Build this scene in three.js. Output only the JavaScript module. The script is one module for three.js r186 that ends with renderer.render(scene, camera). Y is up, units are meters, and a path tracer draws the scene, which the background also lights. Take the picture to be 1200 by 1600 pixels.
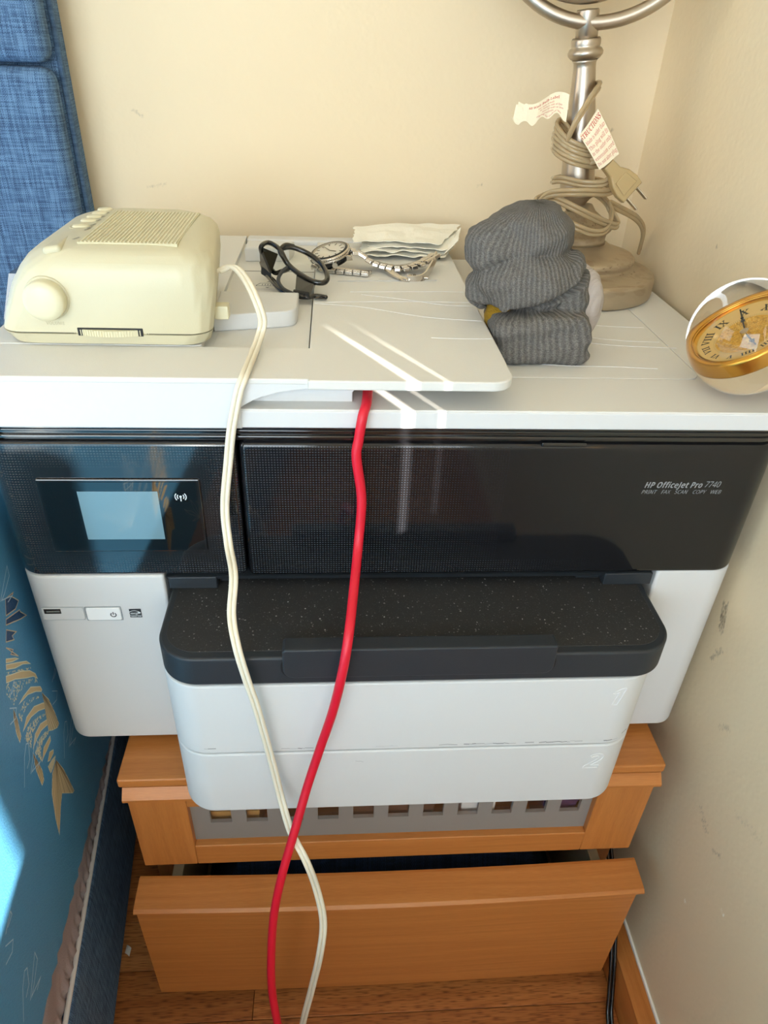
import * as THREE from 'three';
import { RoundedBoxGeometry } from 'three/addons/geometries/RoundedBoxGeometry.js';
import { mergeGeometries, mergeVertices, toCreasedNormals } from 'three/addons/utils/BufferGeometryUtils.js';
import { MarchingCubes } from 'three/addons/objects/MarchingCubes.js';
import { ConvexGeometry } from 'three/addons/geometries/ConvexGeometry.js';
import { ImprovedNoise } from 'three/addons/math/ImprovedNoise.js';
import { RectAreaLightUniformsLib } from 'three/addons/lights/RectAreaLightUniformsLib.js';
import { FontLoader } from 'three/addons/loaders/FontLoader.js';
import { Brush, Evaluator, SUBTRACTION } from 'three-bvh-csg';

// ---------------------------------------------------------------- camera, sky, sun, large lights, exposure
const scene = new THREE.Scene();
const camera = new THREE.PerspectiveCamera(2 * Math.atan(800 / 1104.8) * 180 / Math.PI, 0.75, 0.05, 30);
camera.rotation.order = 'YXZ';
camera.position.set(-0.0451, 0.9391, 0.4426);
camera.rotation.set(-0.59499, -0.08499, 0.045415);

const SKY = new THREE.Color(0.79, 0.915, 1.0);
scene.background = SKY.clone().multiplyScalar(4);

const sun = new THREE.DirectionalLight(new THREE.Color(1.0, 0.93, 0.82), 56);     // low sun, in through the window of the right-hand wall
const SUN_DIR = new THREE.Vector3(0.4907, 0.36, 0.8713);
sun.position.copy(SUN_DIR.clone().multiplyScalar(6)).add(new THREE.Vector3(0, 0.7, 0));
sun.target.position.set(0, 0.7, 0);
sun.castShadow = true;
sun.shadow.mapSize.set(4096, 4096);
Object.assign(sun.shadow.camera, { left: -2, right: 2, top: 2, bottom: -2, near: 0.5, far: 12 });
sun.shadow.camera.updateProjectionMatrix();
scene.add(sun, sun.target);

RectAreaLightUniformsLib.init();
function daylight(w, h, pos, look, strength) {                                      // the sky's soft light, just inside a window pane
  const l = new THREE.RectAreaLight(SKY, strength, w, h);
  l.position.set(...pos); l.lookAt(...look); scene.add(l);
}
daylight(1.6, 1.55, [-0.95, 1.21, 2.37], [-0.95, 1.21, 0], 7.2);
daylight(0.72, 1.08, [0.335, 1.39, 1.52], [-1, 1.0, 1.1], 5);
daylight(1.3, 1.2, [-2.57, 1.5, 1.0], [0, 1.5, 1.0], 1.5);

const renderer = new THREE.WebGLRenderer({ antialias: true });
renderer.toneMapping = THREE.LinearToneMapping;
renderer.toneMappingExposure = 0.79;
renderer.shadowMap.enabled = true;
renderer.shadowMap.type = THREE.PCFSoftShadowMap;

// ---------------------------------------------------------------- helpers
let seed = 7;
const rnd = () => { seed = (seed * 1664525 + 1013904223) >>> 0; return seed / 4294967296; };
const V = (x, y, z) => new THREE.Vector3(x, y, z);
const VS = (a) => a.map((p) => new THREE.Vector3(...p));
const taken = {};
function numbered(n) { taken[n] = (taken[n] || 0) + 1; return taken[n] === 1 ? n : n + '_' + String(taken[n] - 1).padStart(3, '0'); }
function shade(o) { o.castShadow = true; o.receiveShadow = true; return o; }
function thing(name, label, category, pos = [0, 0, 0], group) {
  const o = new THREE.Group(); o.name = numbered(name); o.position.set(...pos);
  o.userData = { label, category }; if (group) o.userData.group = group;
  scene.add(o); return o;
}
function structure(name, geo, mat) {
  const o = shade(new THREE.Mesh(geo, mat)); o.name = name; o.userData = { kind: 'structure' }; scene.add(o); return o;
}
// a part whose geometry is given in the room's coordinates
function part(name, geo, mat, parent, label) {
  const g = geo.clone(); let root = parent; while (root.parent && root.parent !== scene) root = root.parent;
  g.translate(-root.position.x, -root.position.y, -root.position.z);
  return local(name, g, mat, parent, label);
}
function local(name, geo, mat, parent, label) {
  const m = shade(new THREE.Mesh(geo, mat)); m.name = name; if (label) m.userData.label = label; parent.add(m); return m;
}
function boxUV(g, swap = false) {
  g = g.index ? g.toNonIndexed() : g; const p = g.attributes.position, n = p.count, uv = new Float32Array(n * 2);
  const a = V(), b = V(), c = V(), nn = V();
  for (let i = 0; i < n; i += 3) {
    a.fromBufferAttribute(p, i); b.fromBufferAttribute(p, i + 1); c.fromBufferAttribute(p, i + 2);
    nn.crossVectors(b.clone().sub(a), c.clone().sub(a)); const ax = Math.abs(nn.x), ay = Math.abs(nn.y), az = Math.abs(nn.z);
    for (let k = 0; k < 3; k++) {
      const q = [a, b, c][k]; let u, v;
      if (ay >= ax && ay >= az) { u = q.x; v = q.z; } else if (az >= ax) { u = q.x; v = q.y; } else { u = q.z; v = q.y; }
      uv[(i + k) * 2] = swap ? v : u; uv[(i + k) * 2 + 1] = swap ? u : v;
    }
  }
  g.setAttribute('uv', new THREE.BufferAttribute(uv, 2)); return g;
}
function box(x0, x1, y0, y1, z0, z1, r = 0.001, swap = false) {
  const w = x1 - x0, h = y1 - y0, d = Math.abs(z1 - z0);
  const g = r > 0 ? new RoundedBoxGeometry(w, h, d, 2, Math.min(r, w / 2.01, h / 2.01, d / 2.01)) : new THREE.BoxGeometry(w, h, d);
  g.translate((x0 + x1) / 2, (y0 + y1) / 2, (z0 + z1) / 2); return boxUV(g, swap);
}
// block with a plan outline: x0..x1, front zf (towards the camera), back zb, rounded front corners
function planBlock(x0, x1, zf, zb, rl, rr, y0, y1, bev = 0.001, swap = false, seg = 3) {
  const s = new THREE.Shape(), b = bev, X0 = x0 + b, X1 = x1 - b, F = -zf + b, B = -zb - b;   // s = -z
  const l = Math.max(rl - b, 0.0005), r = Math.max(rr - b, 0.0005);
  s.moveTo(X0 + l, F); s.lineTo(X1 - r, F); s.absarc(X1 - r, F + r, r, -Math.PI / 2, 0); s.lineTo(X1, B); s.lineTo(X0, B); s.lineTo(X0, F + l); s.absarc(X0 + l, F + l, l, Math.PI, 1.5 * Math.PI);
  const g = new THREE.ExtrudeGeometry(s, { depth: y1 - y0 - 2 * b, bevelEnabled: b > 0, bevelThickness: b, bevelSize: b, bevelSegments: seg, curveSegments: 14 });
  g.rotateX(-Math.PI / 2); g.translate(0, y0 + b, 0); return boxUV(g, swap);
}
// outline in x,y pushed along z from zb to zf
function faceBlock(pts, zb, zf, bev = 0, curve = 8) {
  const s = pts instanceof THREE.Shape ? pts : new THREE.Shape(pts.map((p) => new THREE.Vector2(...p)));
  const g = new THREE.ExtrudeGeometry(s, { depth: zf - zb - 2 * bev, bevelEnabled: bev > 0, bevelThickness: bev, bevelSize: bev, bevelOffset: -bev, bevelSegments: 2, curveSegments: curve });
  g.translate(0, 0, zb + bev); return boxUV(g);
}
function roundRect(x0, x1, y0, y1, r) {
  const s = new THREE.Shape(); s.moveTo(x0 + r, y0); s.lineTo(x1 - r, y0); s.absarc(x1 - r, y0 + r, r, -Math.PI / 2, 0); s.lineTo(x1, y1 - r); s.absarc(x1 - r, y1 - r, r, 0, Math.PI / 2);
  s.lineTo(x0 + r, y1); s.absarc(x0 + r, y1 - r, r, Math.PI / 2, Math.PI); s.lineTo(x0, y0 + r); s.absarc(x0 + r, y0 + r, r, Math.PI, 1.5 * Math.PI); return s;
}
// outline in (z,y) pushed along x; bow moves the middle towards the camera
function sideBlock(pts, x0, x1, bow = 0, n = 1, swap = false) {
  const s = new THREE.Shape(pts.map((p) => new THREE.Vector2(-p[0], p[1])));
  const g = new THREE.ExtrudeGeometry(s, { depth: x1 - x0, bevelEnabled: false, steps: n });
  g.rotateY(Math.PI / 2); g.translate(x0, 0, 0);
  if (bow) { const p = g.attributes.position; for (let i = 0; i < p.count; i++) { const t = (p.getX(i) - x0) / (x1 - x0) * 2 - 1; p.setZ(i, p.getZ(i) + bow * (1 - t * t)); } g.computeVertexNormals(); }
  return boxUV(g, swap);
}
const hull = (pts) => boxUV(new ConvexGeometry(VS(pts)));
function tube(pts, r, n = 64, k = 10, closed = false, tension = 0.5) {
  const c = new THREE.CatmullRomCurve3(pts[0].isVector3 ? pts : VS(pts), closed, 'catmullrom', tension);
  const g = new THREE.TubeGeometry(c, n, r, k, closed);
  if (closed) return g;
  const ends = [0, 1].map((t) => { const s = new THREE.SphereGeometry(r, k, 6); const p = c.getPoint(t); s.translate(p.x, p.y, p.z); return s; });
  return mergeGeometries([g, ...ends]);
}
const cyl = (r0, r1, h, n = 24) => new THREE.CylinderGeometry(r0, r1, h, n);
const lathe = (pts, n = 48) => new THREE.LatheGeometry(pts.map((p) => new THREE.Vector2(Math.max(p[0], 1e-5), p[1])), n);
// rounded-rectangle rings one above another: [y, x0, x1, zf, zb, r]
function loft(levels, k = 8) {
  const pos = [], idx = []; const n = 4 * (k + 1);
  for (const [y, x0, x1, zf, zb, r] of levels) {
    const cs = [[x1 - r, zf - r, 0], [x0 + r, zf - r, 1], [x0 + r, zb + r, 2], [x1 - r, zb + r, 3]];
    for (const [cx, cz, q] of cs) for (let i = 0; i <= k; i++) { const a = q * Math.PI / 2 + i / k * Math.PI / 2; pos.push(cx + r * Math.cos(a), y, cz + r * Math.sin(a)); }
  }
  for (let l = 0; l < levels.length - 1; l++) for (let i = 0; i < n; i++) { const a = l * n + i, b = l * n + (i + 1) % n, c = a + n, d = b + n; idx.push(a, c, b, b, c, d); }
  for (const [l, flip] of [[0, 0], [levels.length - 1, 1]]) {
    const L = levels[l], c = pos.length / 3; pos.push((L[1] + L[2]) / 2, L[0], (L[3] + L[4]) / 2);
    for (let i = 0; i < n; i++) { const a = l * n + i, b = l * n + (i + 1) % n; flip ? idx.push(a, c, b) : idx.push(a, b, c); }
  }
  const g = new THREE.BufferGeometry(); g.setAttribute('position', new THREE.Float32BufferAttribute(pos, 3)); g.setIndex(idx);
  return boxUV(toCreasedNormals(g, 0.7));
}
// a grid surface f(u,v) -> [x,y,z], uv by g(u,v)
function sheet(nu, nv, f, uvf, thick = 0) {
  const pos = [], uv = [], idx = [];
  for (let i = 0; i <= nu; i++) for (let j = 0; j <= nv; j++) { const u = i / nu, v = j / nv; pos.push(...f(u, v)); uv.push(...(uvf ? uvf(u, v) : [u, v])); }
  for (let i = 0; i < nu; i++) for (let j = 0; j < nv; j++) { const a = i * (nv + 1) + j, b = a + 1, c = a + nv + 1, d = c + 1; idx.push(a, c, b, b, c, d); }
  let g = new THREE.BufferGeometry(); g.setAttribute('position', new THREE.Float32BufferAttribute(pos, 3)); g.setAttribute('uv', new THREE.Float32BufferAttribute(uv, 2)); g.setIndex(idx); g.computeVertexNormals();
  if (thick) {
    const N = g.attributes.normal, P = g.attributes.position, m = P.count, p2 = new Float32Array(m * 6), u2 = new Float32Array(m * 4), id2 = [...idx];
    for (let i = 0; i < m; i++) { for (let k = 0; k < 3; k++) { const c = P.array[i * 3 + k]; p2[i * 3 + k] = c; p2[(m + i) * 3 + k] = c - N.array[i * 3 + k] * thick; } u2.set([uv[i * 2], uv[i * 2 + 1]], i * 2); u2.set([uv[i * 2], uv[i * 2 + 1]], (m + i) * 2); }
    for (let i = 0; i < idx.length; i += 3) id2.push(m + idx[i], m + idx[i + 2], m + idx[i + 1]);
    const at = (i, j) => i * (nv + 1) + j, edge = (a, b) => id2.push(a, b, m + a, b, m + b, m + a);
    for (let j = 0; j < nv; j++) { edge(at(0, j), at(0, j + 1)); edge(at(nu, j + 1), at(nu, j)); }
    for (let i = 0; i < nu; i++) { edge(at(i + 1, 0), at(i, 0)); edge(at(i, nv), at(i + 1, nv)); }
    g = new THREE.BufferGeometry(); g.setAttribute('position', new THREE.BufferAttribute(p2, 3)); g.setAttribute('uv', new THREE.BufferAttribute(u2, 2)); g.setIndex(id2); g = toCreasedNormals(g, 1.0);
  }
  return g;
}
// ---------------------------------------------------------------- textures
const hash = (x, y, s) => { let h = (x * 374761393 + y * 668265263 + s * 2147483647) | 0; h = Math.imul(h ^ (h >>> 13), 1274126177); return ((h ^ (h >>> 16)) >>> 0) / 4294967296; };
function vnoise(x, y, px, py, s) {                                                   // value noise that repeats every px, py cells
  const xi = Math.floor(x), yi = Math.floor(y), fx = x - xi, fy = y - yi, m = (a, n) => ((a % n) + n) % n, u = fx * fx * (3 - 2 * fx), v = fy * fy * (3 - 2 * fy);
  const a = hash(m(xi, px), m(yi, py), s), b = hash(m(xi + 1, px), m(yi, py), s), c = hash(m(xi, px), m(yi + 1, py), s), d = hash(m(xi + 1, px), m(yi + 1, py), s);
  return a + (b - a) * u + (c - a) * v + (a - b - c + d) * u * v;
}
const fbm = (u, v, nx, ny, s, o = 4) => { let t = 0, a = 0.5, w = 0; for (let i = 0; i < o; i++) { t += a * vnoise(u * nx, v * ny, nx, ny, s + i); w += a; nx *= 2; ny *= 2; a *= 0.5; } return t / w; };
function tex(w, h, sx, sy, f, srgb = true) {                                          // f(u,v) -> [r,g,b] 0..255 or one grey value; sx, sy: metres that it covers
  const d = new Uint8Array(w * h * 4);
  for (let y = 0; y < h; y++) for (let x = 0; x < w; x++) { const c = f(x / w, y / h), o = (y * w + x) * 4; if (typeof c === 'number') d[o] = d[o + 1] = d[o + 2] = Math.max(0, Math.min(255, c)); else for (let k = 0; k < 3; k++) d[o + k] = Math.max(0, Math.min(255, c[k])); d[o + 3] = 255; }
  const t = new THREE.DataTexture(d, w, h); t.magFilter = THREE.LinearFilter; t.minFilter = THREE.LinearMipmapLinearFilter; t.generateMipmaps = true;
  t.wrapS = t.wrapT = THREE.RepeatWrapping; if (srgb) t.colorSpace = THREE.SRGBColorSpace; t.repeat.set(1 / sx, 1 / sy); t.needsUpdate = true; return t;
}
function canvasTex(w, h, draw) {
  const c = document.createElement('canvas'); c.width = w; c.height = h; draw(c.getContext('2d'), w, h);
  const t = new THREE.CanvasTexture(c); t.colorSpace = THREE.SRGBColorSpace; t.anisotropy = 8; return t;
}
const lerp = (a, b, t) => a.map((x, i) => x + (b[i] - x) * t);
const std = (o) => new THREE.MeshStandardMaterial(o), phy = (o) => new THREE.MeshPhysicalMaterial(o);

const grainTex = tex(512, 512, 0.36, 0.09, (u, v) => {
  const warp = fbm(u, v, 2, 3, 11, 3), g = fbm(u, v + warp * 0.12, 3, 26, 21, 4), fine = vnoise(u * 60, v * 200, 60, 200, 5);
  return lerp([178, 106, 48], [209, 137, 72], g * 0.75 + fine * 0.25);
});
const grainBump = tex(512, 512, 0.36, 0.09, (u, v) => 120 + 120 * vnoise(u * 40, v * 220, 40, 220, 5), false);
const oakTex = tex(1024, 512, 0.6, 0.114, (u, v) => {
  const w = fbm(u, v, 2, 3, 31, 3), g = fbm(u, v + w * 0.16, 3, 22, 41, 4), pore = Math.pow(vnoise(u * 70, (v + w * 0.1) * 150, 70, 150, 9), 3);
  return lerp(lerp([206, 140, 82], [170, 102, 52], Math.pow(g, 1.3)), [96, 50, 22], pore * 0.75);
});
const linenAt = (u, v, s) => {
  const n = 128, thr = hash(Math.floor(v * n), 0, s) * 0.5 + vnoise(u * 12, v * n, 12, n, s + 1) * 0.8, thc = hash(Math.floor(u * n), 3, s) * 0.5 + vnoise(u * n, v * 12, n, 12, s + 2) * 0.8;
  const over = (Math.floor(u * n) + Math.floor(v * n)) % 2, pu = Math.abs(((u * n) % 1) - 0.5), pv = Math.abs(((v * n) % 1) - 0.5);
  return [(over ? thr : thc) * (1 - 0.7 * Math.max(pu, pv)), over ? 1 - pv * 2 : 1 - pu * 2];
};
const linenTex = (dark, light, s) => tex(1024, 1024, 0.13, 0.13, (u, v) => { const [t] = linenAt(u, v, s); return lerp(dark, light, Math.min(1, t * 1.25)); });
const linenBump = tex(1024, 1024, 0.13, 0.13, (u, v) => { const [t, b] = linenAt(u, v, 3); return 60 + 120 * b + 60 * t; }, false);
const paintBump = tex(512, 512, 0.25, 0.25, (u, v) => 255 * (0.5 * fbm(u, v, 14, 14, 3, 3) + 0.5 * fbm(u, v, 60, 60, 8, 2)), false);
const plasticBump = tex(256, 256, 0.03, 0.03, (u, v) => 255 * fbm(u, v, 40, 40, 13, 2), false);
const ribTex = tex(512, 512, 0.05, 0.05, (u, v) => { const r = 0.5 + 0.5 * Math.cos(u * 14 * 2 * Math.PI), f = fbm(u, v, 110, 150, 17, 2); return lerp([62, 60, 58], [136, 132, 128], 0.25 * r + 0.75 * f); });
const ribBump = tex(512, 512, 0.05, 0.05, (u, v) => 170 * (0.5 + 0.5 * Math.cos(u * 14 * 2 * Math.PI)) + 80 * fbm(u, v, 70, 110, 19, 2), false);
const terryBump = tex(256, 256, 0.02, 0.02, (u, v) => 255 * fbm(u, v, 20, 24, 23, 3), false);

// ---------------------------------------------------------------- materials
const wallPaint = (map) => std({ color: map ? 0xffffff : 0xe2cfae, ...(map ? { map } : {}), roughness: 0.62, bumpMap: paintBump, bumpScale: 0.0003 });
const M = {
  ceiling: std({ color: 0xdccfb8, roughness: 0.9 }),
  wood: std({ map: grainTex, roughness: 0.42, bumpMap: grainBump, bumpScale: 0.00008 }),
  oak: std({ map: oakTex, roughness: 0.45 }),
  white: std({ color: 0xd5d5d5, roughness: 0.5, bumpMap: plasticBump, bumpScale: 0.00003 }),
  whiteTop: std({ color: 0xd9d7d2, roughness: 0.55, bumpMap: plasticBump, bumpScale: 0.00004 }),
  grove: std({ color: 0x55524c, roughness: 0.8 }),
  dark: std({ color: 0x262b31, roughness: 0.5, bumpMap: plasticBump, bumpScale: 0.00004 }),
  cavity: std({ color: 0x0a0a0b, roughness: 0.7 }),
  gloss: phy({ color: 0x121316, roughness: 0.12, clearcoat: 1, clearcoatRoughness: 0.04 }),
  lcd: phy({ color: 0x6b8894, roughness: 0.16, clearcoat: 1, clearcoatRoughness: 0.03 }),
  cream: std({ color: 0xccc5a8, roughness: 0.42, bumpMap: plasticBump, bumpScale: 0.00003 }),
  creamLight: std({ color: 0xd8d1b2, roughness: 0.35 }),
  nickel: std({ color: 0xb9aea0, roughness: 0.34, metalness: 1 }),
  steel: std({ color: 0xd2ccc4, roughness: 0.2, metalness: 1 }),
  steelDark: std({ color: 0x2a2a2c, roughness: 0.25, metalness: 0.6 }),
  black: phy({ color: 0x0b0b0c, roughness: 0.22, clearcoat: 0.6 }),
  blackMatt: std({ color: 0x131314, roughness: 0.6 }),
  red: std({ color: 0xd3122e, roughness: 0.42 }),
  whiteCord: std({ color: 0xe4dcc8, roughness: 0.5 }),
  gold: std({ color: 0xdca548, roughness: 0.28, metalness: 1 }),
  glassPane: phy({ color: 0xffffff, transmission: 1, thickness: 0, roughness: 0.02, ior: 1.5 }),
  linen: std({ map: linenTex([34, 56, 86], [108, 142, 178], 3), roughness: 0.95, bumpMap: linenBump, bumpScale: 0.0004 }),
};

// ---------------------------------------------------------------- the room
const RX = 0.30, BZ = -0.42, LX = -2.6, FZ = 2.4, CH = 2.45;
structure('floor', box(LX - 0.12, RX + 0.12, -0.12, -0.018, BZ - 0.12, FZ + 0.12, 0, false), M.oak);
{ // oak strip floor: strips run along x, each its own piece
  const fl = scene.getObjectByName('floor'), W = 0.057, kinds = {};
  const tones = [0xffffff, 0xf0e6da, 0xfff2e2, 0xe6d6c4].map((c) => { const m = M.oak.clone(); m.color.set(c); return m; });
  for (let k = 0; k < 34; k++) {
    const z0 = BZ + k * W; let x = k === 8 ? -0.85 : -1.05 - rnd() * 0.3;
    while (x < RX - 0.02) {
      let len = 0.45 + rnd() * 0.55; if (k === 8 && x < -0.8) len = 0.71;
      const x1 = Math.min(x + len, RX - 0.017);
      if (x1 - x > 0.05) {
        const L = Math.max(0.05, Math.round((x1 - x) * 20) / 20), off = rnd();
        const g = new RoundedBoxGeometry(x1 - x - 0.0006, 0.018, W - 0.0006, 1, 0.0006), u = boxUV(g), a = u.attributes.uv;
        for (let i = 0; i < a.count; i++) a.setXY(i, a.getX(i) + off, a.getY(i) + off * 0.7);
        u.translate((x + x1) / 2, -0.009, z0 + W / 2);
        local('plank', u, tones[Math.floor(rnd() * 4)], fl);
      }
      x = x1;
    }
  }
  const far = box(LX, RX, -0.018, 0, BZ + 34 * W, FZ, 0); local('plank_field', far, M.oak, fl).userData.kind = 'stuff';
  local('plank_field', box(LX, -1.36, -0.018, 0, BZ, BZ + 34 * W, 0), M.oak, fl).userData.kind = 'stuff';
}
structure('ceiling', box(LX - 0.12, RX + 0.12, CH, CH + 0.1, BZ - 0.12, FZ + 0.12, 0), M.ceiling);

// wall paint with the scuffs and specks that the photograph shows; u runs along the wall, v up
const scuffCanvas = (w, h, X0, X1, Y0, Y1, base, marks) => canvasTex(w, h, (g) => {
  g.fillStyle = base; g.fillRect(0, 0, w, h); const px = (x) => (x - X0) / (X1 - X0) * w, py = (y) => h - (y - Y0) / (Y1 - Y0) * h, S = w / Math.abs(X1 - X0);
  for (const [x, y, lx, ly, ang, a, n, col] of marks) for (let i = 0; i < n; i++) {
    const t = rnd() * 2 - 1, s = (rnd() + rnd() - 1); const dx = t * lx * Math.cos(ang) - s * ly * Math.sin(ang), dy = t * lx * Math.sin(ang) + s * ly * Math.cos(ang);
    g.fillStyle = `rgba(${col || '96,84,72'},${a * (0.3 + rnd() * 0.7)})`; g.beginPath(); g.ellipse(px(x + dx), py(y + dy), S * (0.0004 + rnd() * 0.0009), S * (0.0003 + rnd() * 0.0005), ang + 1.5, 0, 7); g.fill();
  }
});
const WALL = '#e2cfae';
const rightMap = scuffCanvas(2048, 1024, 0.45, -0.42, 0, 0.435 * 2, WALL, [
  [-0.006, 0.52, 0.004, 0.018, 0.3, 0.3, 190], [0.004, 0.485, 0.012, 0.004, 1.2, 0.22, 60], [0.05, 0.44, 0.01, 0.004, 0.9, 0.1, 60], [0.075, 0.34, 0.012, 0.006, -0.5, 0.14, 60], [0.105, 0.335, 0.008, 0.002, 0.7, 0.14, 30],
  [0.12, 0.40, 0.02, 0.006, 0.4, 0.08, 60], [-0.1, 0.80, 0.002, 0.004, 0, 0.3, 12], [-0.2, 0.79, 0.002, 0.002, 0, 0.3, 6], [0.10, 0.24, 0.002, 0.002, 0, 0.6, 8, '250,246,236'], [0.14, 0.30, 0.003, 0.002, 0, 0.6, 9, '250,246,236'],
]);
rightMap.wrapS = rightMap.wrapT = THREE.ClampToEdgeWrapping;
const backMap = scuffCanvas(1024, 1024, -0.6, 0.42, 0.5, 1.52, WALL, [[-0.25, 0.86, 0.006, 0.002, -0.5, 0.25, 20], [-0.24, 0.79, 0.012, 0.002, 0.2, 0.2, 26], [-0.1, 0.98, 0.004, 0.002, 0.2, 0.2, 8], [0.12, 0.8, 0.003, 0.002, 0.2, 0.2, 8], [0.26, 0.86, 0.002, 0.002, 0, 0.35, 7]]);
backMap.wrapS = backMap.wrapT = THREE.ClampToEdgeWrapping;
function wallUV(g, fu, fv) { const p = g.attributes.position, uv = g.attributes.uv; for (let i = 0; i < p.count; i++) uv.setXY(i, fu(p.getX(i), p.getZ(i)), fv(p.getY(i))); return g; }
const rightPaint = wallPaint(rightMap), backPaint = wallPaint(backMap), plainPaint = wallPaint();
for (const m of [rightPaint, backPaint]) { m.bumpMap = paintBump.clone(); }
rightPaint.bumpMap.repeat.set(0.87 / 0.25, 0.87 / 0.25); backPaint.bumpMap.repeat.set(1.02 / 0.25, 1.02 / 0.25);

// a wall slab in its own (a, y) plane with window holes
function slab(a0, a1, y0, y1, holes, thick) {
  const s = new THREE.Shape([[a0, y0], [a1, y0], [a1, y1], [a0, y1]].map((p) => new THREE.Vector2(...p)));
  for (const [b0, b1, c0, c1] of holes) s.holes.push(new THREE.Path([[b0, c0], [b0, c1], [b1, c1], [b1, c0]].map((p) => new THREE.Vector2(...p))));
  return new THREE.ExtrudeGeometry(s, { depth: thick, bevelEnabled: false });
}
const WR = [0.40, 1.90, 0.835, 1.95], WL = [0.35, 1.65, 0.9, 2.1], WF = [-1.75, -0.15, 0.42, 2.0];
{ let g = slab(-(FZ + 0.12), -(BZ - 0.12), -0.12, CH + 0.1, [[-WR[1], -WR[0], WR[2], WR[3]]], 0.12); g.rotateY(Math.PI / 2); g.translate(RX, 0, 0); g = boxUV(g);
  structure('wall_right', wallUV(g, (x, z) => (0.45 - z) / 0.87, (y) => y / 0.87), rightPaint); }
{ let g = box(LX - 0.12, RX, -0.12, CH + 0.1, BZ - 0.12, BZ, 0); structure('wall_back', wallUV(g, (x) => (x + 0.6) / 1.02, (y) => (y - 0.5) / 1.02), backPaint); }
{ let g = slab(-(FZ + 0.12), -BZ, -0.12, CH + 0.1, [[-WL[1], -WL[0], WL[2], WL[3]]], 0.12); g.rotateY(Math.PI / 2); g.translate(LX - 0.12, 0, 0); structure('wall_left', boxUV(g), plainPaint); }
{ let g = slab(LX, RX, -0.12, CH + 0.1, [[WF[0], WF[1], WF[2], WF[3]]], 0.12); g.translate(0, 0, FZ); structure('wall_front', boxUV(g), plainPaint); }
const frameWhite = std({ color: 0xefece4, roughness: 0.5 });
function windowAt(name, a0, a1, y0, y1, put) {                      // frame bars, pane, sill; put(geometry) turns the (a, y, depth) space into the room
  const bars = [[a0, a1, y0, y0 + 0.04], [a0, a1, y1 - 0.04, y1], [a0, a0 + 0.04, y0 + 0.04, y1 - 0.04], [a1 - 0.04, a1, y0 + 0.04, y1 - 0.04], [(a0 + a1) / 2 - 0.02, (a0 + a1) / 2 + 0.02, y0 + 0.04, y1 - 0.04]];
  const root = structure(name, put(mergeGeometries(bars.map(([b0, b1, c0, c1]) => box(b0, b1, c0, c1, 0.04, 0.08, 0.004)))), frameWhite);
  local('window_pane', put(box(a0 + 0.03, a1 - 0.03, y0 + 0.03, y1 - 0.03, 0.058, 0.062, 0)), M.glassPane, root);
  local('window_sill', put(box(a0 - 0.04, a1 + 0.04, y0 - 0.03, y0, -0.03, 0.04, 0.004)), frameWhite, root);
  return root;
}
windowAt('window_1', WF[0], WF[1], WF[2], WF[3], (g) => g.translate(0, 0, FZ));
windowAt('window_2', -WL[1], -WL[0], WL[2], WL[3], (g) => { g.rotateY(-Math.PI / 2); g.scale(1, 1, -1); g.translate(LX, 0, 0); const i = g.index; const p = g.attributes.position; for (const a of Object.values(g.attributes)) { const s = a.itemSize; for (let k = 0; k < p.count; k += 3) for (let c = 0; c < s; c++) { const t = a.array[(k + 1) * s + c]; a.array[(k + 1) * s + c] = a.array[(k + 2) * s + c]; a.array[(k + 2) * s + c] = t; } } return g; });
// the sunny window beside the camera: sill at 0.835 m, a vertical blind drawn over its near half
{ const root = structure('window_3', mergeGeometries([[WR[0], WR[1], WR[3] - 0.03, WR[3]], [WR[0], WR[0] + 0.03, WR[2], WR[3]], [WR[1] - 0.03, WR[1], WR[2], WR[3]]].map(([a, b, c, d]) => box(RX + 0.05, RX + 0.09, c, d, a, b, 0.003))), frameWhite);
  local('window_pane', box(RX + 0.068, RX + 0.072, WR[2], WR[3] - 0.02, WR[0] + 0.02, WR[1] - 0.02, 0), M.glassPane, root); }
{ const t = thing('vertical_blind', 'cream vertical blind half drawn over the window beside the photographer', 'blind', [RX - 0.016, WR[3] + 0.02, 0.77]);
  const cloth = std({ color: 0xe6dcc8, roughness: 0.9 });
  part('head_rail', box(RX - 0.03, RX - 0.002, WR[3] + 0.005, WR[3] + 0.04, WR[0] - 0.03, WR[1] + 0.03, 0.004), frameWhite, t);
  const slat = (z0, z1, x, c0 = 0, c1 = 0) => {               // c0, c1: how far the slat's lower edges are pulled aside (in z)
    const s = new THREE.Shape([[z0 + c0, 0.80], [z1 - c1, 0.80], [z1 - c1, 0.955], [z1, 1.065], [z1, WR[3] + 0.006], [z0, WR[3] + 0.006], [z0, 1.065], [z0 + c0, 0.955]].map((p) => new THREE.Vector2(-p[0], p[1])));
    const g = new THREE.ExtrudeGeometry(s, { depth: 0.002, bevelEnabled: false }); g.rotateY(Math.PI / 2); g.translate(x, 0, 0); part('slat', boxUV(g), cloth, t);
  };
  const a = RX - 0.016, b = RX - 0.0185;
  slat(0.355, 0.4520, a, 0, 0.0024); slat(0.4450, 0.4955, b, 0.0054, 0.0120); slat(0.4885, 0.6080, a, 0.0115, 0);
  for (let k = 0; k < 5; k++) slat(0.60 + k * 0.105, 0.60 + k * 0.105 + 0.115, k % 2 ? a : b);
}
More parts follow.
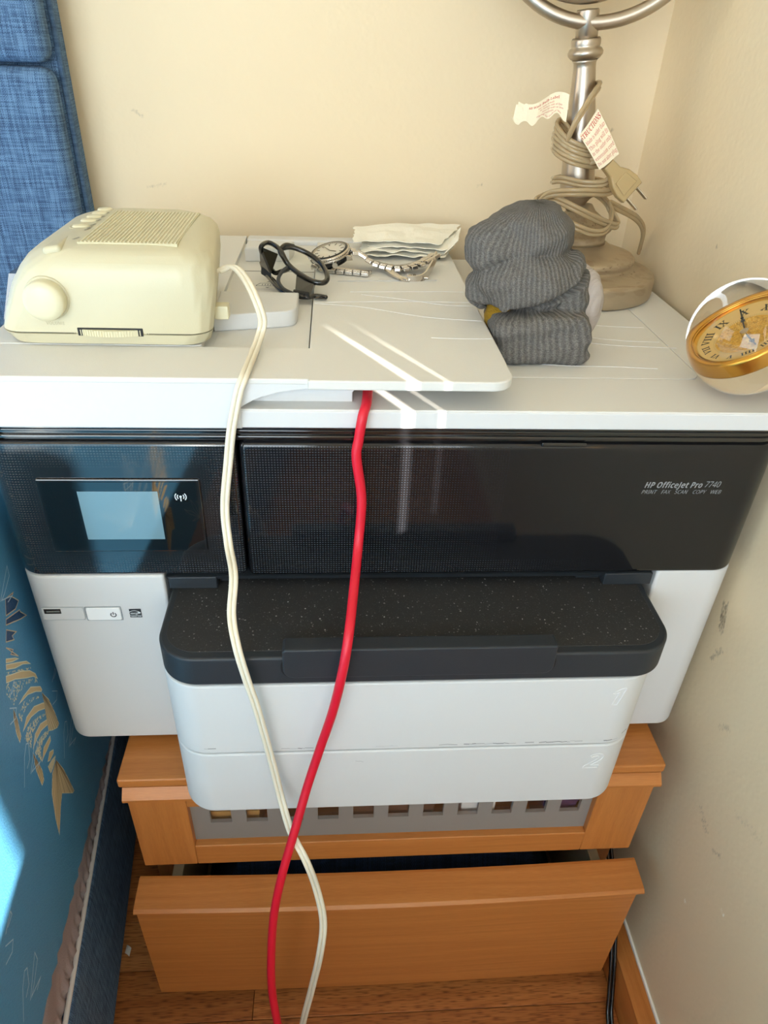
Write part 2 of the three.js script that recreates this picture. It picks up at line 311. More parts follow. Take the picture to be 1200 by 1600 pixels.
{ const prof = [[0, RX], [0, RX - 0.017], [0.056, RX - 0.016], [0.060, RX - 0.0125], [0.0735, RX - 0.002], [0.0735, RX]];   // (y, x)
  const s = new THREE.Shape(prof.map((p) => new THREE.Vector2(p[1], p[0]))); const g = new THREE.ExtrudeGeometry(s, { depth: FZ - BZ, bevelEnabled: false }); g.translate(0, 0, BZ);
  const bb = structure('baseboard_right', boxUV(g), M.wood);
  local('caulk_bead', box(RX - 0.003, RX, 0.0735, 0.0785, BZ, FZ, 0.001), frameWhite, bb, 'painted bead along the top of the skirting');
  structure('baseboard_front', box(LX, RX - 0.018, 0, 0.07, FZ - 0.016, FZ, 0.003), M.wood);
  structure('baseboard_left', box(LX, LX + 0.016, 0, 0.07, BZ, FZ - 0.02, 0.003), M.wood);
}
// ---------------------------------------------------------------- the bed (turned a little from the wall)
const BED = { x: -0.3105, a: Math.atan2(0.115, 1) };
function bedThing(name, label, category) { const t = thing(name, label, category, [BED.x, 0, 0]); t.rotation.y = BED.a; return t; }
{ const t = bedThing('bed_frame', 'blue linen upholstered bed with a padded headboard left of the printer', 'bed');
  const back = local('headboard_back', box(-1.72, 0.049, 0, 1.36, -0.412, -0.378, 0.008), M.linen, t);
  local('headboard_panel', box(-1.715, 0.043, 0.0, 0.9008, -0.384, -0.350, 0.013), M.linen, t); local('headboard_panel', box(-1.715, 0.043, 0.9032, 1.352, -0.384, -0.350, 0.013), M.linen, t);
  local('headboard_welt', tube([[0.0465, 0.01, -0.379], [0.0465, 0.7, -0.379], [0.0465, 1.35, -0.379]], 0.0028, 20, 8), M.linen, t);
  local('side_rail', box(-0.04, 0.010, 0.012, 0.200, -0.35, 1.7, 0.012), M.linen, t);
  local('side_rail', box(-1.7, -1.66, 0.012, 0.200, -0.35, 1.7, 0.012), M.linen, t);
  local('foot_rail', box(-1.7, 0.004, 0.012, 0.200, 1.7, 1.74, 0.012), M.linen, t);
  local('slat_base', box(-1.66, -0.04, 0.14, 0.17, -0.35, 1.7, 0.003), M.wood, t);
  for (const [x, z] of [[-0.06, 1.6], [-1.64, 1.6], [-0.06, -0.3], [-1.64, -0.3]]) local('leg', cyl(0.025, 0.018, 0.14).translate(x, 0.07, z), M.blackMatt, t);
}
const hemY = (z) => 0.255 + 0.17 * THREE.MathUtils.clamp(z, -0.4, 0.5);
{ const t = bedThing('mattress', 'mauve grey covered mattress edge showing under the blue bedspread', 'mattress');
  const N = new ImprovedNoise(), mat = std({ color: 0xa89a9c, roughness: 0.75, bumpMap: terryBump, bumpScale: 0.0002 });
  const g = sheet(420, 60, (u, v) => {           // side face with slanting gathers
    const z = -0.34 + u * 2.0, y = 0.203 + v * 0.32, f = 0.5 + 0.5 * Math.sin((z * 38 + y * 26) + 3 * N.noise(z * 9, y * 9, 1)), q = Math.max(0, 1 - Math.abs(y - 0.213) / 0.016);
    return [0.0060 + 0.0022 * f * (1 - q) + 0.0025 * N.noise(z * 22, y * 14, 4) + q * 0.003 * Math.sin(z * 420), y, z];
  }, (u, v) => [u * 2, v * 0.3]);
  const body = local('cover', mergeGeometries([box(-1.655, -0.014, 0.171, 0.58, -0.345, 1.68, 0.03), g.toNonIndexed()]), mat, t);
  local('piping', tube([[0.0085, 0.2055, -0.34], [0.0085, 0.2055, 0.4], [0.0085, 0.2055, 1.66]], 0.0024, 40, 8), std({ color: 0xd8d2d0, roughness: 0.7 }), t, 'pale piping along the bottom edge');
}
{ const t = bedThing('bedspread', 'satin blue bedspread printed with cream striped fish hanging over the bed side', 'bedspread');
  const BANDS = [[[49,537],[34,523],[30,518],[41,526],[51,535]],[[52,534],[32,516],[18,503],[13,495],[25,507],[40,518],[54,531]],[[58,528],[32,506],[18,492],[10,480],[9,473],[15,482],[28,494],[46,512],[61,524]],[[53,492],[43,489],[26,481],[9,463],[8,458],[10,458],[20,469],[35,482],[46,488]],[[63,471],[50,472],[32,464],[14,448],[10,441],[12,439],[27,453],[43,464],[54,468]],[[58,443],[47,447],[32,442],[17,430],[19,426],[35,437],[47,441]],[[52,418],[41,422],[23,415],[25,411],[37,414],[46,417]],[[43,406],[34,407],[26,400],[28,398],[39,402]]];
  const SCALES = [[[56,530],[14,492],[14,490],[57,528]],[[61,524],[7,472],[9,468],[29,488],[49,499],[57,499],[62,499],[65,512],[68,518]],[[60,478],[62,488],[46,486],[26,469],[9,452],[10,451],[28,468],[44,478],[56,480]],[[61,447],[65,464],[53,465],[33,452],[17,438],[18,437],[33,447],[49,452]],[[52,418],[58,437],[47,438],[29,428],[22,421],[25,420],[39,428],[48,426]],[[46,393],[46,403],[35,398],[26,392],[31,390],[41,391]]];
  const FINS = [[[10,456],[2,439],[-1,417],[-1,402],[5,404],[15,413],[22,421],[17,435],[12,447]],[[65,499],[65,487],[69,472],[74,471],[74,482],[70,494]],[[61,441],[59,428],[57,413],[60,404],[66,405],[66,425]],[[28,388],[21,365],[15,324],[19,326],[39,355],[50,350],[69,337],[65,356],[56,379],[43,389]]];
  const FEATHERS = [[[17,569],[1,562],[6,562],[-3,550],[7,550],[26,560]],[[28,558],[0,543],[0,541],[-9,529],[3,536],[31,555]],[[33,552],[18,536],[27,540],[26,535],[40,546]],[[43,543],[33,531],[39,532],[28,519]]];
  const LINES = [[[212,329],[196,345],[186,349],[182,345],[189,334],[198,334]],[[196,324],[167,336],[168,327],[185,323],[193,323],[175,312],[185,314]],[[184,401],[169,403],[169,399],[179,400]],[[190,396],[180,385],[187,381],[198,387]]];
  const print = canvasTex(2048, 2048, (g, w, h) => {          // 0.6 m x 0.6 m of cloth; u along the bed from z = -0.25, v up from y = 0.2
    const K = w / 600, X = (p) => (p[0] + 250) * K, Y = (p) => h - (p[1] - 200) * K;
    g.fillStyle = '#4a8fba'; g.fillRect(0, 0, w, h);
    for (let i = 0; i < 60000; i++) { g.fillStyle = rnd() < 0.5 ? 'rgba(20,60,100,0.16)' : 'rgba(110,165,200,0.14)'; g.fillRect(rnd() * w, rnd() * h, 1 + rnd() * 5, 1.5); }
    const path = (p, close = true) => { g.beginPath(); p.forEach((q, i) => i ? g.lineTo(X(q), Y(q)) : g.moveTo(X(q), Y(q))); if (close) g.closePath(); };
    const shape = (p, o) => p.map((q) => [q[0] + o[0], q[1] + o[1]]);
    const fish = (ox, oy) => {
      const o = [ox, oy];
      for (const s of SCALES) { g.save(); path(shape(s, o)); g.clip(); const xs = s.map((q) => X([q[0] + ox, 0])), ys = s.map((q) => Y([0, q[1] + oy])); for (let k = 0; k < 420; k++) { g.fillStyle = '#e4d3aa'; g.beginPath(); g.ellipse(Math.min(...xs) + rnd() * (Math.max(...xs) - Math.min(...xs)), Math.min(...ys) + rnd() * (Math.max(...ys) - Math.min(...ys)), 3.4, 2.2, rnd() * 3, 0, 7); g.fill(); } g.restore(); }
      for (const s of BANDS) { path(shape(s, o)); g.fillStyle = '#d9bb86'; g.fill(); g.strokeStyle = '#efe3c4'; g.lineWidth = 2.4; g.stroke(); }
      for (const s of FINS) { path(shape(s, o)); g.fillStyle = '#dcc496'; g.fill(); g.strokeStyle = '#efe3c4'; g.lineWidth = 2.2; g.stroke(); g.save(); g.clip(); g.strokeStyle = '#7a5a34'; g.lineWidth = 1.8; const a = s[0]; for (let k = 1; k < s.length; k++) for (const f of [0.25, 0.75]) { const b = [s[k][0] * f + s[(k + 1) % s.length][0] * (1 - f), s[k][1] * f + s[(k + 1) % s.length][1] * (1 - f)]; path([[a[0] + ox, a[1] + oy], [b[0] + ox, b[1] + oy]], false); g.stroke(); } g.restore(); }
      for (const s of FEATHERS) { path(shape(s, o)); g.fillStyle = '#1f4470'; g.fill(); g.strokeStyle = '#d8b48c'; g.lineWidth = 3; g.stroke(); }
    };
    fish(0, 0); fish(300, 30);
    for (const [ox, oy] of [[0, 0], [-120, 110], [60, 190], [190, -60], [-40, 300], [120, 330], [-200, 40], [-170, 250]]) for (const s of LINES) { path(shape(s, [ox, oy]), false); g.strokeStyle = '#bcd0dc'; g.lineWidth = 3; g.stroke(); }
    const plume = (cx, cy, r) => { for (let k = 0; k < 9; k++) { const a = 0.3 + k * 0.3, L = r * (0.7 + 0.3 * Math.sin(k * 2.1)); path([[cx, cy], [cx + L * Math.cos(a) * 0.6 - 4, cy + L * Math.sin(a) * 0.6], [cx + L * Math.cos(a), cy + L * Math.sin(a)], [cx + L * Math.cos(a) * 0.9 + 6, cy + L * Math.sin(a) * 0.8], [cx + L * Math.cos(a) * 0.6 + 4, cy + L * Math.sin(a) * 0.6]]); g.strokeStyle = '#cfd9dc'; g.lineWidth = 2.6; g.stroke(); } };
    plume(230, 470, 90); plume(-150, 330, 80); plume(120, 640, 80); plume(300, 690, 70); plume(-100, 690, 80);
  });
  print.wrapS = print.wrapT = THREE.RepeatWrapping;
  const satin = phy({ map: print, roughness: 0.46, sheen: 1, sheenRoughness: 0.35, sheenColor: new THREE.Color(0.5, 0.75, 0.95), bumpMap: terryBump, bumpScale: 0.0002 });
  satin.bumpMap = terryBump.clone(); satin.bumpMap.repeat.set(30, 30);
  const N = new ImprovedNoise(), TOP = 0.655, R = 0.055;
  const sec = (s, z) => {                          // s: metres of cloth up from the hem, over the edge and across the bed -> [x, y]
    const h = hemY(z), a = TOP - R - h;
    if (s < a) return [0.008 - 0.002 * Math.sin(s / a * Math.PI), h + s];
    const q = (s - a) / R; if (q < Math.PI / 2) return [0.008 - R + R * Math.cos(q), TOP - R + R * Math.sin(q)];
    return [0.008 - R - (s - a - R * Math.PI / 2), TOP];
  };
  const g = sheet(220, 120, (u, v) => {
    const z = -0.335 + u * 2.02, s = Math.pow(v, 1.3) * 1.9, [x, y] = sec(s, z), n = N.noise(z * 5, s * 5, 2) * 0.005 * Math.min(1, s / 0.1), pk = Math.exp(-s / 0.012) * 0.0012 * Math.sin(z * 300);
    return s > 0.42 ? [x, y + n * 1.6, z] : [x + n * (s < 0.3 ? 0.35 : 0.7) + pk, y, z];
  }, (u, v) => { const z = -0.335 + u * 2.02, s = Math.pow(v, 1.3) * 1.9; return [(z + 0.25) / 0.6, (hemY(z) + s - 0.2) / 0.6]; }, 0.006);
  local('cloth', g, satin, t);
  const hem = []; for (let k = 0; k <= 40; k++) { const z = -0.33 + k / 40 * 2.0; hem.push([0.0075, hemY(z) + 0.002, z]); }
  const hemMat = phy({ color: 0x4284ae, roughness: 0.5, sheen: 0.4 });
  local('hem', tube(hem, 0.0042, 160, 8), hemMat, t);
  const st = []; for (let k = 0; k < 260; k++) { const z = -0.2 + k * 0.0036; const b = box(0.0093, 0.0108, hemY(z) + 0.0200, hemY(z) + 0.0208, z, z + 0.0022, 0); st.push(b); }
  const m = local('stitching', mergeGeometries(st), std({ color: 0x9fc4dc, roughness: 0.7 }), t); m.userData.kind = 'stuff';
}

// ---------------------------------------------------------------- nightstand
{ const t = thing('nightstand', 'orange beech nightstand under the printer with its lower drawer pulled open', 'nightstand', [0.014, 0, -0.18]);
  const woodV = M.wood.clone();
  part('top_board', planBlock(-0.2415, 0.2695, 0.040, -0.40, 0.002, 0.002, 0.3635, 0.374, 0.002), M.wood, t);
  part('side_panel', box(-0.236, -0.219, 0, 0.3635, -0.39, 0.014, 0.001, true), woodV, t); part('side_panel', box(0.247, 0.264, 0, 0.3635, -0.39, 0.014, 0.001, true), woodV, t);
  part('back_panel', box(-0.219, 0.247, 0.02, 0.3635, -0.39, -0.382, 0), M.wood, t);
  part('shelf', box(-0.219, 0.247, 0.216, 0.2265, -0.38, -0.03, 0), M.wood, t);
  part('bottom_board', box(-0.219, 0.247, 0.015, 0.028, -0.38, 0.0, 0), M.wood, t);
  // upper drawer: stiles, rails, a moulding and a frosted pane with a row of clear squares
  const ud = part('drawer', box(-0.210, 0.238, 0.238, 0.243, -0.34, 0.018, 0), M.wood, t);
  part('drawer_side', box(-0.214, -0.204, 0.238, 0.32, -0.34, 0.018, 0), M.wood, ud); part('drawer_side', box(0.232, 0.242, 0.238, 0.32, -0.34, 0.018, 0), M.wood, ud);
  part('moulding', sideBlock([[0.016, 0.361], [0.038, 0.361], [0.0455, 0.352], [0.0455, 0.349], [0.040, 0.345], [0.016, 0.345]], -0.2385, 0.2680), M.wood, ud);
  part('stile', box(-0.2365, -0.1835, 0.2345, 0.345, 0.020, 0.040, 0.0012, true), woodV, ud); part('stile', box(0.2120, 0.2655, 0.2345, 0.345, 0.020, 0.040, 0.0012, true), woodV, ud);
  part('rail', box(-0.1835, 0.2120, 0.2345, 0.2660, 0.020, 0.040, 0.0012), M.wood, ud); part('rail', box(-0.1835, 0.2120, 0.331, 0.345, 0.020, 0.040, 0.0012), M.wood, ud);
  const frost = phy({ color: 0xa89f98, roughness: 0.75, transmission: 0.35, thickness: 0 });
  const s = roundRect(-0.1835, 0.2120, 0.2640, 0.331, 0.0005), sq = [];
  for (let k = 0; k < 11; k++) { const x = -0.1557 + k * 0.0347; for (const y of [0.3035]) { const p = new THREE.Path(); p.moveTo(x - 0.0102, y - 0.0100); p.lineTo(x - 0.0102, y + 0.0100); p.lineTo(x + 0.0102, y + 0.0100); p.lineTo(x + 0.0102, y - 0.0100); s.holes.push(p); sq.push([x, y]); } }
  const gl = part('frosted_pane', faceBlock(s, 0.0285, 0.0325), frost, ud, 'frosted glass pane with clear squares');
  for (const [x, y] of sq) part('clear_square', box(x - 0.0102, x + 0.0102, y - 0.0100, y + 0.0100, 0.0288, 0.0322, 0), M.glassPane, gl);
  // lower drawer, pulled out
  const ld = part('drawer', sideBlock([[0.0575, 0.031], [0.0575, 0.2185], [0.0735, 0.2185], [0.0725, 0.031]], -0.2415, 0.2685, 0.003, 12), M.wood, t);
  part('drawer_cap', sideBlock([[0.047, 0.2180], [0.047, 0.2285], [0.050, 0.2290], [0.0785, 0.2260], [0.0815, 0.2235], [0.0815, 0.2215], [0.079, 0.2180]], -0.2405, 0.2700, 0.0045, 12), M.wood, ld);
  const pale = std({ color: 0xb9a284, roughness: 0.6 });
  part('drawer_side', box(-0.2145, -0.2035, 0.06, 0.205, -0.32, 0.0575, 0.001), pale, ld); part('drawer_side', box(0.2315, 0.2425, 0.06, 0.205, -0.32, 0.0575, 0.001), pale, ld);
  part('drawer_floor', box(-0.2035, 0.2315, 0.062, 0.067, -0.32, 0.0575, 0), pale, ld); part('drawer_back', box(-0.2035, 0.2315, 0.062, 0.19, -0.32, -0.31, 0), pale, ld);
}
{ const t = thing('folded_cloth', 'dark navy clothing stuffed inside the open lower drawer', 'clothing', [0.014, 0.0675, -0.12]);
  const N = new ImprovedNoise(), cloth = std({ map: linenTex([10, 18, 32], [36, 52, 82], 29), roughness: 0.9 });
  const f = (u, v) => { const x = -0.199 + u * 0.426, z = -0.30 + v * 0.352, e = Math.min(1, Math.min(u, 1 - u, v, 1 - v) * 9); return [x, 0.0685 + e * (0.118 + 0.010 * N.noise(x * 30, z * 26, 3) + 0.007 * N.noise(x * 70, z * 50, 8)), z]; };
  part('cloth', sheet(90, 60, f, (u, v) => [u * 0.43, v * 0.35], 0), cloth, t);
}
for (const [x, c, w, h, label] of [[-0.145, 0xb98a4a, 0.05, 0.05, 'tan card box leftmost behind the frosted drawer pane'], [0.01, 0x53382a, 0.09, 0.055, 'brown box in the middle behind the frosted drawer pane'], [0.1, 0xe9e6e2, 0.035, 0.06, 'white box behind the frosted drawer pane'], [0.185, 0x3a2c5e, 0.035, 0.055, 'purple box rightmost behind the frosted drawer pane']]) {
  const t = thing('small_box', label, 'box', [x, 0.243, 0], 'small boxes in the upper drawer'), m = std({ color: c, roughness: 0.7 });
  part('carton', box(x - w / 2, x + w / 2, 0.2431, 0.2431 + h, -0.026, 0.024, 0.001), m, t); part('lid', box(x - w / 2 - 0.0008, x + w / 2 + 0.0008, 0.2431 + h, 0.2431 + h + 0.006, -0.027, 0.025, 0.001), m, t);
}

// ---------------------------------------------------------------- printer
{ const t = thing('printer', 'large white and glossy black office printer with two paper trays on the nightstand', 'printer', [0, 0.3745, -0.2]);
  const P = (n, g, m, p = t, l) => part(n, g, m, p, l);
  P('housing', box(-0.287, 0.287, 0.580, 0.706, -0.40, -0.034, 0.003), M.dark);
  P('inner_housing', box(-0.180, 0.224, 0.3850, 0.578, -0.40, -0.125, 0), M.cavity);
  P('side_panel', planBlock(-0.2915, -0.1795, 0, -0.40, 0.020, 0.002, 0.3846, 0.5785, 0.0022), M.white); 
  P('side_panel', planBlock(0.2225, 0.2915, 0, -0.40, 0.002, 0.020, 0.3846, 0.5785, 0.0022), M.white);
  for (const [x, z] of [[-0.15, 0.02], [0.18, 0.02], [-0.15, -0.36], [0.18, -0.36]]) P('foot', cyl(0.012, 0.012, 0.0025).translate(x, 0.37545, z), M.blackMatt);
  // black upper front: control panel and door with their printed dots
  const faceUV = (g, x0, x1, y0, y1) => { const p = g.attributes.position, uv = g.attributes.uv; for (let i = 0; i < p.count; i++) uv.setXY(i, (p.getX(i) - x0) / (x1 - x0), (p.getY(i) - y0) / (y1 - y0)); return g; };
  const glossy = (map, coat) => phy({ color: 0xffffff, map, roughness: 0.09, clearcoat: coat, clearcoatRoughness: 0.05 });
  const panelMap = canvasTex(1024, 680, (g, w, h) => {
    const K = w / 0.178; g.fillStyle = '#17171a'; g.fillRect(0, 0, w, h);
    for (let y = 0.003; y < 0.118; y += 0.0021) for (let x = 0.002; x < 0.177; x += 0.0021) {
      const dx = Math.max(0.036 - x, x - 0.150, 0), dy = Math.max(0.022 - y, y - 0.097, 0), d = Math.max(dx, dy); if (d <= 0.0005) continue;
      const r = Math.min(0.00062, 0.0002 + d * 0.03); g.fillStyle = '#3a3f45'; g.beginPath(); g.ellipse(x * K, y * K, r * K * 1.15, r * K * 0.8, 0, 0, 7); g.fill();
    }
  });
  const doorMap = canvasTex(2048, 596, (g, w, h) => {
    const K = w / 0.4055; g.fillStyle = '#17171a'; g.fillRect(0, 0, w, h);
    for (let y = 0.003; y < 0.118; y += 0.0021) for (let x = 0.004; x < 0.29; x += 0.0021) {
      const e = Math.max(0, 1 - x / (0.20 + (y > 0.104 ? 0.08 : 0))); if (e <= 0.02) continue; const r = 0.0002 + 0.00038 * Math.min(1, e * 1.6);
      g.fillStyle = '#3a3f45'; g.beginPath(); g.ellipse(x * K, y * K, r * K, r * K * 0.8, 0, 0, 7); g.fill();
    }
    const at = (x, y) => [(x + 0.1125) * K, (0.6975 - y) * K]; g.fillStyle = '#8f9193';
    g.font = `italic bold ${0.0072 * K}px sans-serif`; let [x, y] = at(0.1895, 0.6605); g.fillText('HP OfficeJet Pro', x, y, 0.0455 * K);
    g.font = `italic ${0.0072 * K}px sans-serif`; [x, y] = at(0.2365, 0.6612); g.fillText('7740', x, y, 0.0125 * K);
    g.font = `italic ${0.0047 * K}px sans-serif`; for (const [s, px, wd] of [['PRINT', 0.1885, 0.0118], ['FAX', 0.2040, 0.0072], ['SCAN', 0.2147, 0.0102], ['COPY', 0.2289, 0.0104], ['WEB', 0.2428, 0.0088]]) { [x, y] = at(px, 0.6552); g.fillText(s, x, y, wd * K); }
  });
  const cp = P('control_panel', faceUV(planBlock(-0.2915, -0.1140, 0.0, -0.034, 0.020, 0.0015, 0.5790, 0.6975, 0.0030, false, 4), -0.2920, -0.1140, 0.579, 0.6975), glossy(panelMap, 1));
  const door = P('front_door', faceUV(planBlock(-0.1125, 0.2915, 0.0006, -0.034, 0.003, 0.022, 0.5770, 0.6975, 0.0045, false, 5), -0.1125, 0.2930, 0.5795, 0.6975), glossy(doorMap, 0));
  P('door_lower_lip', sideBlock([[-0.030, 0.571], [-0.004, 0.571], [0.0, 0.5772], [-0.030, 0.5772]], -0.178, 0.218), M.dark, door);
  P('gap_trim', planBlock(-0.2895, 0.2895, -0.0035, -0.035, 0.019, 0.02, 0.6975, 0.7095, 0.0005), M.gloss);
  P('trim_ridge', planBlock(-0.2900, 0.2900, -0.0015, -0.03, 0.019, 0.02, 0.6990, 0.7022, 0.0010), M.gloss); P('trim_ridge', planBlock(-0.2897, 0.2897, -0.0025, -0.03, 0.019, 0.02, 0.7042, 0.7062, 0.0008), M.gloss);
  P('latch_notch', box(0.105, 0.138, 0.6955, 0.6985, -0.001, 0.0007, 0.0008), M.gloss, door);
  // touch screen
  const bez = P('screen_bezel', faceBlock(roundRect(-0.2572, -0.1420, 0.6035, 0.6680, 0.0012), -0.002, 0.0016, 0.0008), M.gloss, cp);
  const glassBlack = phy({ color: 0x07090c, roughness: 0.04, clearcoat: 1, clearcoatRoughness: 0.01 });
  P('screen_glass', faceBlock(roundRect(-0.2548, -0.1442, 0.6055, 0.6660, 0.0008), 0.0, 0.0019), glassBlack, bez);
  P('display', box(-0.2297, -0.1728, 0.6155, 0.6582, 0.001, 0.0021, 0), M.lcd, bez, 'grey blue switched-off display');
  const flat = (name, w, h, x, y, z, draw, px, parent, label) => { const g = new THREE.PlaneGeometry(w, h); g.translate(x, y, z); const c = canvasTex(Math.round(w * px), Math.round(h * px), draw); return P(name, g, std({ map: c, transparent: true, alphaTest: 0.05, roughness: 0.5 }), parent, label); };
  flat('wireless_symbol', 0.010, 0.008, -0.1568, 0.6530, 0.0021, (g, w, h) => { g.strokeStyle = g.fillStyle = '#c6ccd0'; g.lineWidth = w * 0.07; for (const s of [0, Math.PI]) for (const r of [0.24, 0.40]) { g.beginPath(); g.arc(w / 2, h * 0.42, r * w, s - 0.75, s + 0.75); g.stroke(); } g.beginPath(); g.arc(w / 2, h * 0.40, w * 0.09, 0, 7); g.fill(); g.fillRect(w * 0.46, h * 0.4, w * 0.08, h * 0.5); }, 16000, bez);
  // left white panel: USB socket, power button, printed energy mark
  const lp = t.children.find((c) => c.name === 'side_panel');
  P('usb_recess', faceBlock(roundRect(-0.2805, -0.2478, 0.5335, 0.5462, 0.0018), -0.001, 0.0008, 0.0005), M.white, lp);
  P('usb_rim', tube([[-0.2808, 0.5332, 0.0004], [-0.2475, 0.5332, 0.0004], [-0.2475, 0.5465, 0.0004], [-0.2808, 0.5465, 0.0004]], 0.0003, 60, 6, true, 0.02), std({ color: 0xb9bdc0, roughness: 0.5 }), lp);
  P('usb_socket', box(-0.2788, -0.2655, 0.5402, 0.5452, -0.001, 0.0011, 0.0004), M.blackMatt, lp); P('usb_tongue', box(-0.2768, -0.2662, 0.5422, 0.5436, 0.0, 0.0016, 0.0003), M.steel, lp);
  const pb = P('power_button', faceBlock(roundRect(-0.2458, -0.2186, 0.5328, 0.5460, 0.0016), -0.001, 0.0013, 0.0006), std({ color: 0xf2f2f2, roughness: 0.35 }), lp);
  P('button_rim', tube([[-0.2462, 0.5324, 0.0004], [-0.2182, 0.5324, 0.0004], [-0.2182, 0.5464, 0.0004], [-0.2462, 0.5464, 0.0004]], 0.0004, 60, 6, true, 0.02), std({ color: 0x9aa0a5, roughness: 0.5 }), lp);
  flat('power_symbol', 0.0062, 0.0062, -0.2245, 0.5392, 0.0016, (g, w, h) => { g.strokeStyle = '#3c4146'; g.lineWidth = w * 0.12; g.beginPath(); g.arc(w / 2, h * 0.54, w * 0.34, -Math.PI / 2 + 0.6, 1.5 * Math.PI - 0.6); g.stroke(); g.beginPath(); g.moveTo(w / 2, h * 0.06); g.lineTo(w / 2, h * 0.5); g.stroke(); }, 24000, pb);
  flat('energy_label', 0.0095, 0.0092, -0.2071, 0.5394, 0.0004, (g, w, h) => { g.fillStyle = '#1d2024'; g.fillRect(0, 0, w, h); g.strokeStyle = '#e8ecee'; g.lineWidth = w * 0.05; g.beginPath(); g.arc(w * 0.4, h * 0.85, w * 0.62, -2.3, -0.6); g.stroke(); g.fillStyle = '#e8ecee'; g.font = `italic bold ${h * 0.32}px serif`; g.fillText('energy', w * 0.05, h * 0.62, w * 0.66); g.beginPath(); for (let k = 0; k < 10; k++) { const a = k * Math.PI / 5 - Math.PI / 2, r = (k % 2 ? 0.07 : 0.17) * w; g.lineTo(w * 0.8 + r * Math.cos(a), h * 0.45 + r * Math.sin(a)); } g.fill(); g.fillRect(0, h * 0.74, w, h * 0.03); g.font = `bold ${h * 0.17}px sans-serif`; g.fillText('ENERGY STAR', w * 0.06, h * 0.94, w * 0.88); }, 24000, lp);
  // output tray
  const dusty = canvasTex(2048, 1024, (g, w, h) => { g.fillStyle = '#2a2a2b'; g.fillRect(0, 0, w, h); for (let i = 0; i < 26000; i++) { const b = 80 + rnd() * 120, y = rnd() * h; g.fillStyle = `rgba(${b},${b},${b - 6},${0.12 + 0.5 * Math.pow(rnd(), 4)})`; g.fillRect(rnd() * w, y, 1.5 + rnd() * 6.5 * Math.pow(rnd(), 2), 1.5 + rnd() * 4.5 * Math.pow(rnd(), 2)); } for (let i = 0; i < 1100; i++) { g.fillStyle = `rgba(215,214,208,${0.25 + rnd() * 0.5})`; g.beginPath(); g.ellipse(rnd() * w, rnd() * h, 1 + rnd() * 3.2, 1 + rnd() * 2.2, rnd() * 3, 0, 7); g.fill(); } });
  dusty.wrapS = dusty.wrapT = THREE.RepeatWrapping; dusty.repeat.set(1 / 0.4, 1 / 0.2);
  const trayMat = std({ map: dusty, roughness: 0.62, bumpMap: plasticBump, bumpScale: 0.00005 });
  const ot = P('output_tray', planBlock(-0.1755, 0.2140, 0.0765, -0.12, 0.030, 0.030, 0.5360, 0.5630, 0.0022, false, 4), M.dark);
  P('tray_surface', planBlock(-0.1700, 0.2085, 0.0690, -0.12, 0.024, 0.024, 0.5605, 0.5634, 0.0003), trayMat, ot, 'dusty black tray surface');
  for (const x of [-0.073, 0.0245, 0.1215]) for (const d of [-0.0011, 0.0011]) P('guide_rib', tube([[x + d, 0.5628, -0.02], [x + d + 0.0008, 0.5628, 0.02], [x + d + 0.0016, 0.5628, 0.060]], 0.0006, 24, 6), trayMat, ot);
  for (const pts of [[[-0.020, 0.5628, -0.02], [-0.024, 0.5628, 0.01], [-0.034, 0.5628, 0.03], [-0.043, 0.5628, 0.045]], [[0.0475, 0.5628, -0.02], [0.052, 0.5628, 0.0], [0.066, 0.5628, 0.026], [0.078, 0.5628, 0.052]]]) P('curved_rib', tube(pts, 0.0008, 40, 6), trayMat, ot);
  P('extender_handle', (() => { const s = new THREE.Shape(); s.moveTo(-0.0825, 0.5715); s.lineTo(-0.0825, 0.553); s.absarc(-0.0745, 0.553, 0.008, Math.PI, 1.5 * Math.PI); s.lineTo(0.1105, 0.545); s.absarc(0.1105, 0.553, 0.008, -Math.PI / 2, 0); s.lineTo(0.1185, 0.5715); s.absarc(0.1165, 0.5715, 0.002, 0, Math.PI / 2); s.lineTo(-0.0805, 0.5735); return faceBlock(s, 0.0660, 0.0795, 0.0012); })(), M.dark, ot);
  P('handle_gap', (() => faceBlock(roundRect(-0.0842, 0.1202, 0.5432, 0.5640, 0.009), 0.0740, 0.07675))(), M.cavity, ot);
  P('paper_stop', box(-0.1770, -0.1385, 0.5635, 0.5755, -0.06, -0.001, 0.0012), M.dark); P('paper_stop', box(0.1790, 0.2200, 0.5635, 0.5755, -0.06, -0.001, 0.0012), M.dark);
  P('paper_stop', box(-0.138, -0.124, 0.5635, 0.5705, -0.06, -0.010, 0.0012), M.dark); P('paper_stop', box(0.158, 0.1785, 0.5635, 0.5705, -0.06, -0.010, 0.0012), M.dark);
  P('cavity_ceiling', box(-0.178, 0.222, 0.5765, 0.580, -0.125, -0.034, 0), M.cavity);
  // paper trays
  const scuff = (y0, y1, marks) => { const c = canvasTex(2048, 512, (g, w, h) => { g.fillStyle = '#d5d5d5'; g.fillRect(0, 0, w, h); const X = (x) => (x + 0.18) / 0.4 * w, Y = (y) => h - (y - y0) / (y1 - y0) * h; for (const [xa, xb, y, a, wob] of marks) { let x = xa; while (x < xb) { const L = 0.002 + rnd() * 0.006; if (rnd() < 0.8) { g.strokeStyle = `rgba(58,60,62,${a * (0.35 + 0.65 * rnd())})`; g.lineWidth = 2.2 + rnd() * 4; g.beginPath(); g.moveTo(X(x), Y(y + (rnd() - 0.5) * wob)); g.lineTo(X(x + L), Y(y + (rnd() - 0.5) * wob)); g.stroke(); } x += L; } } }); return std({ map: c, roughness: 0.5, bumpMap: plasticBump, bumpScale: 0.00003 }); };
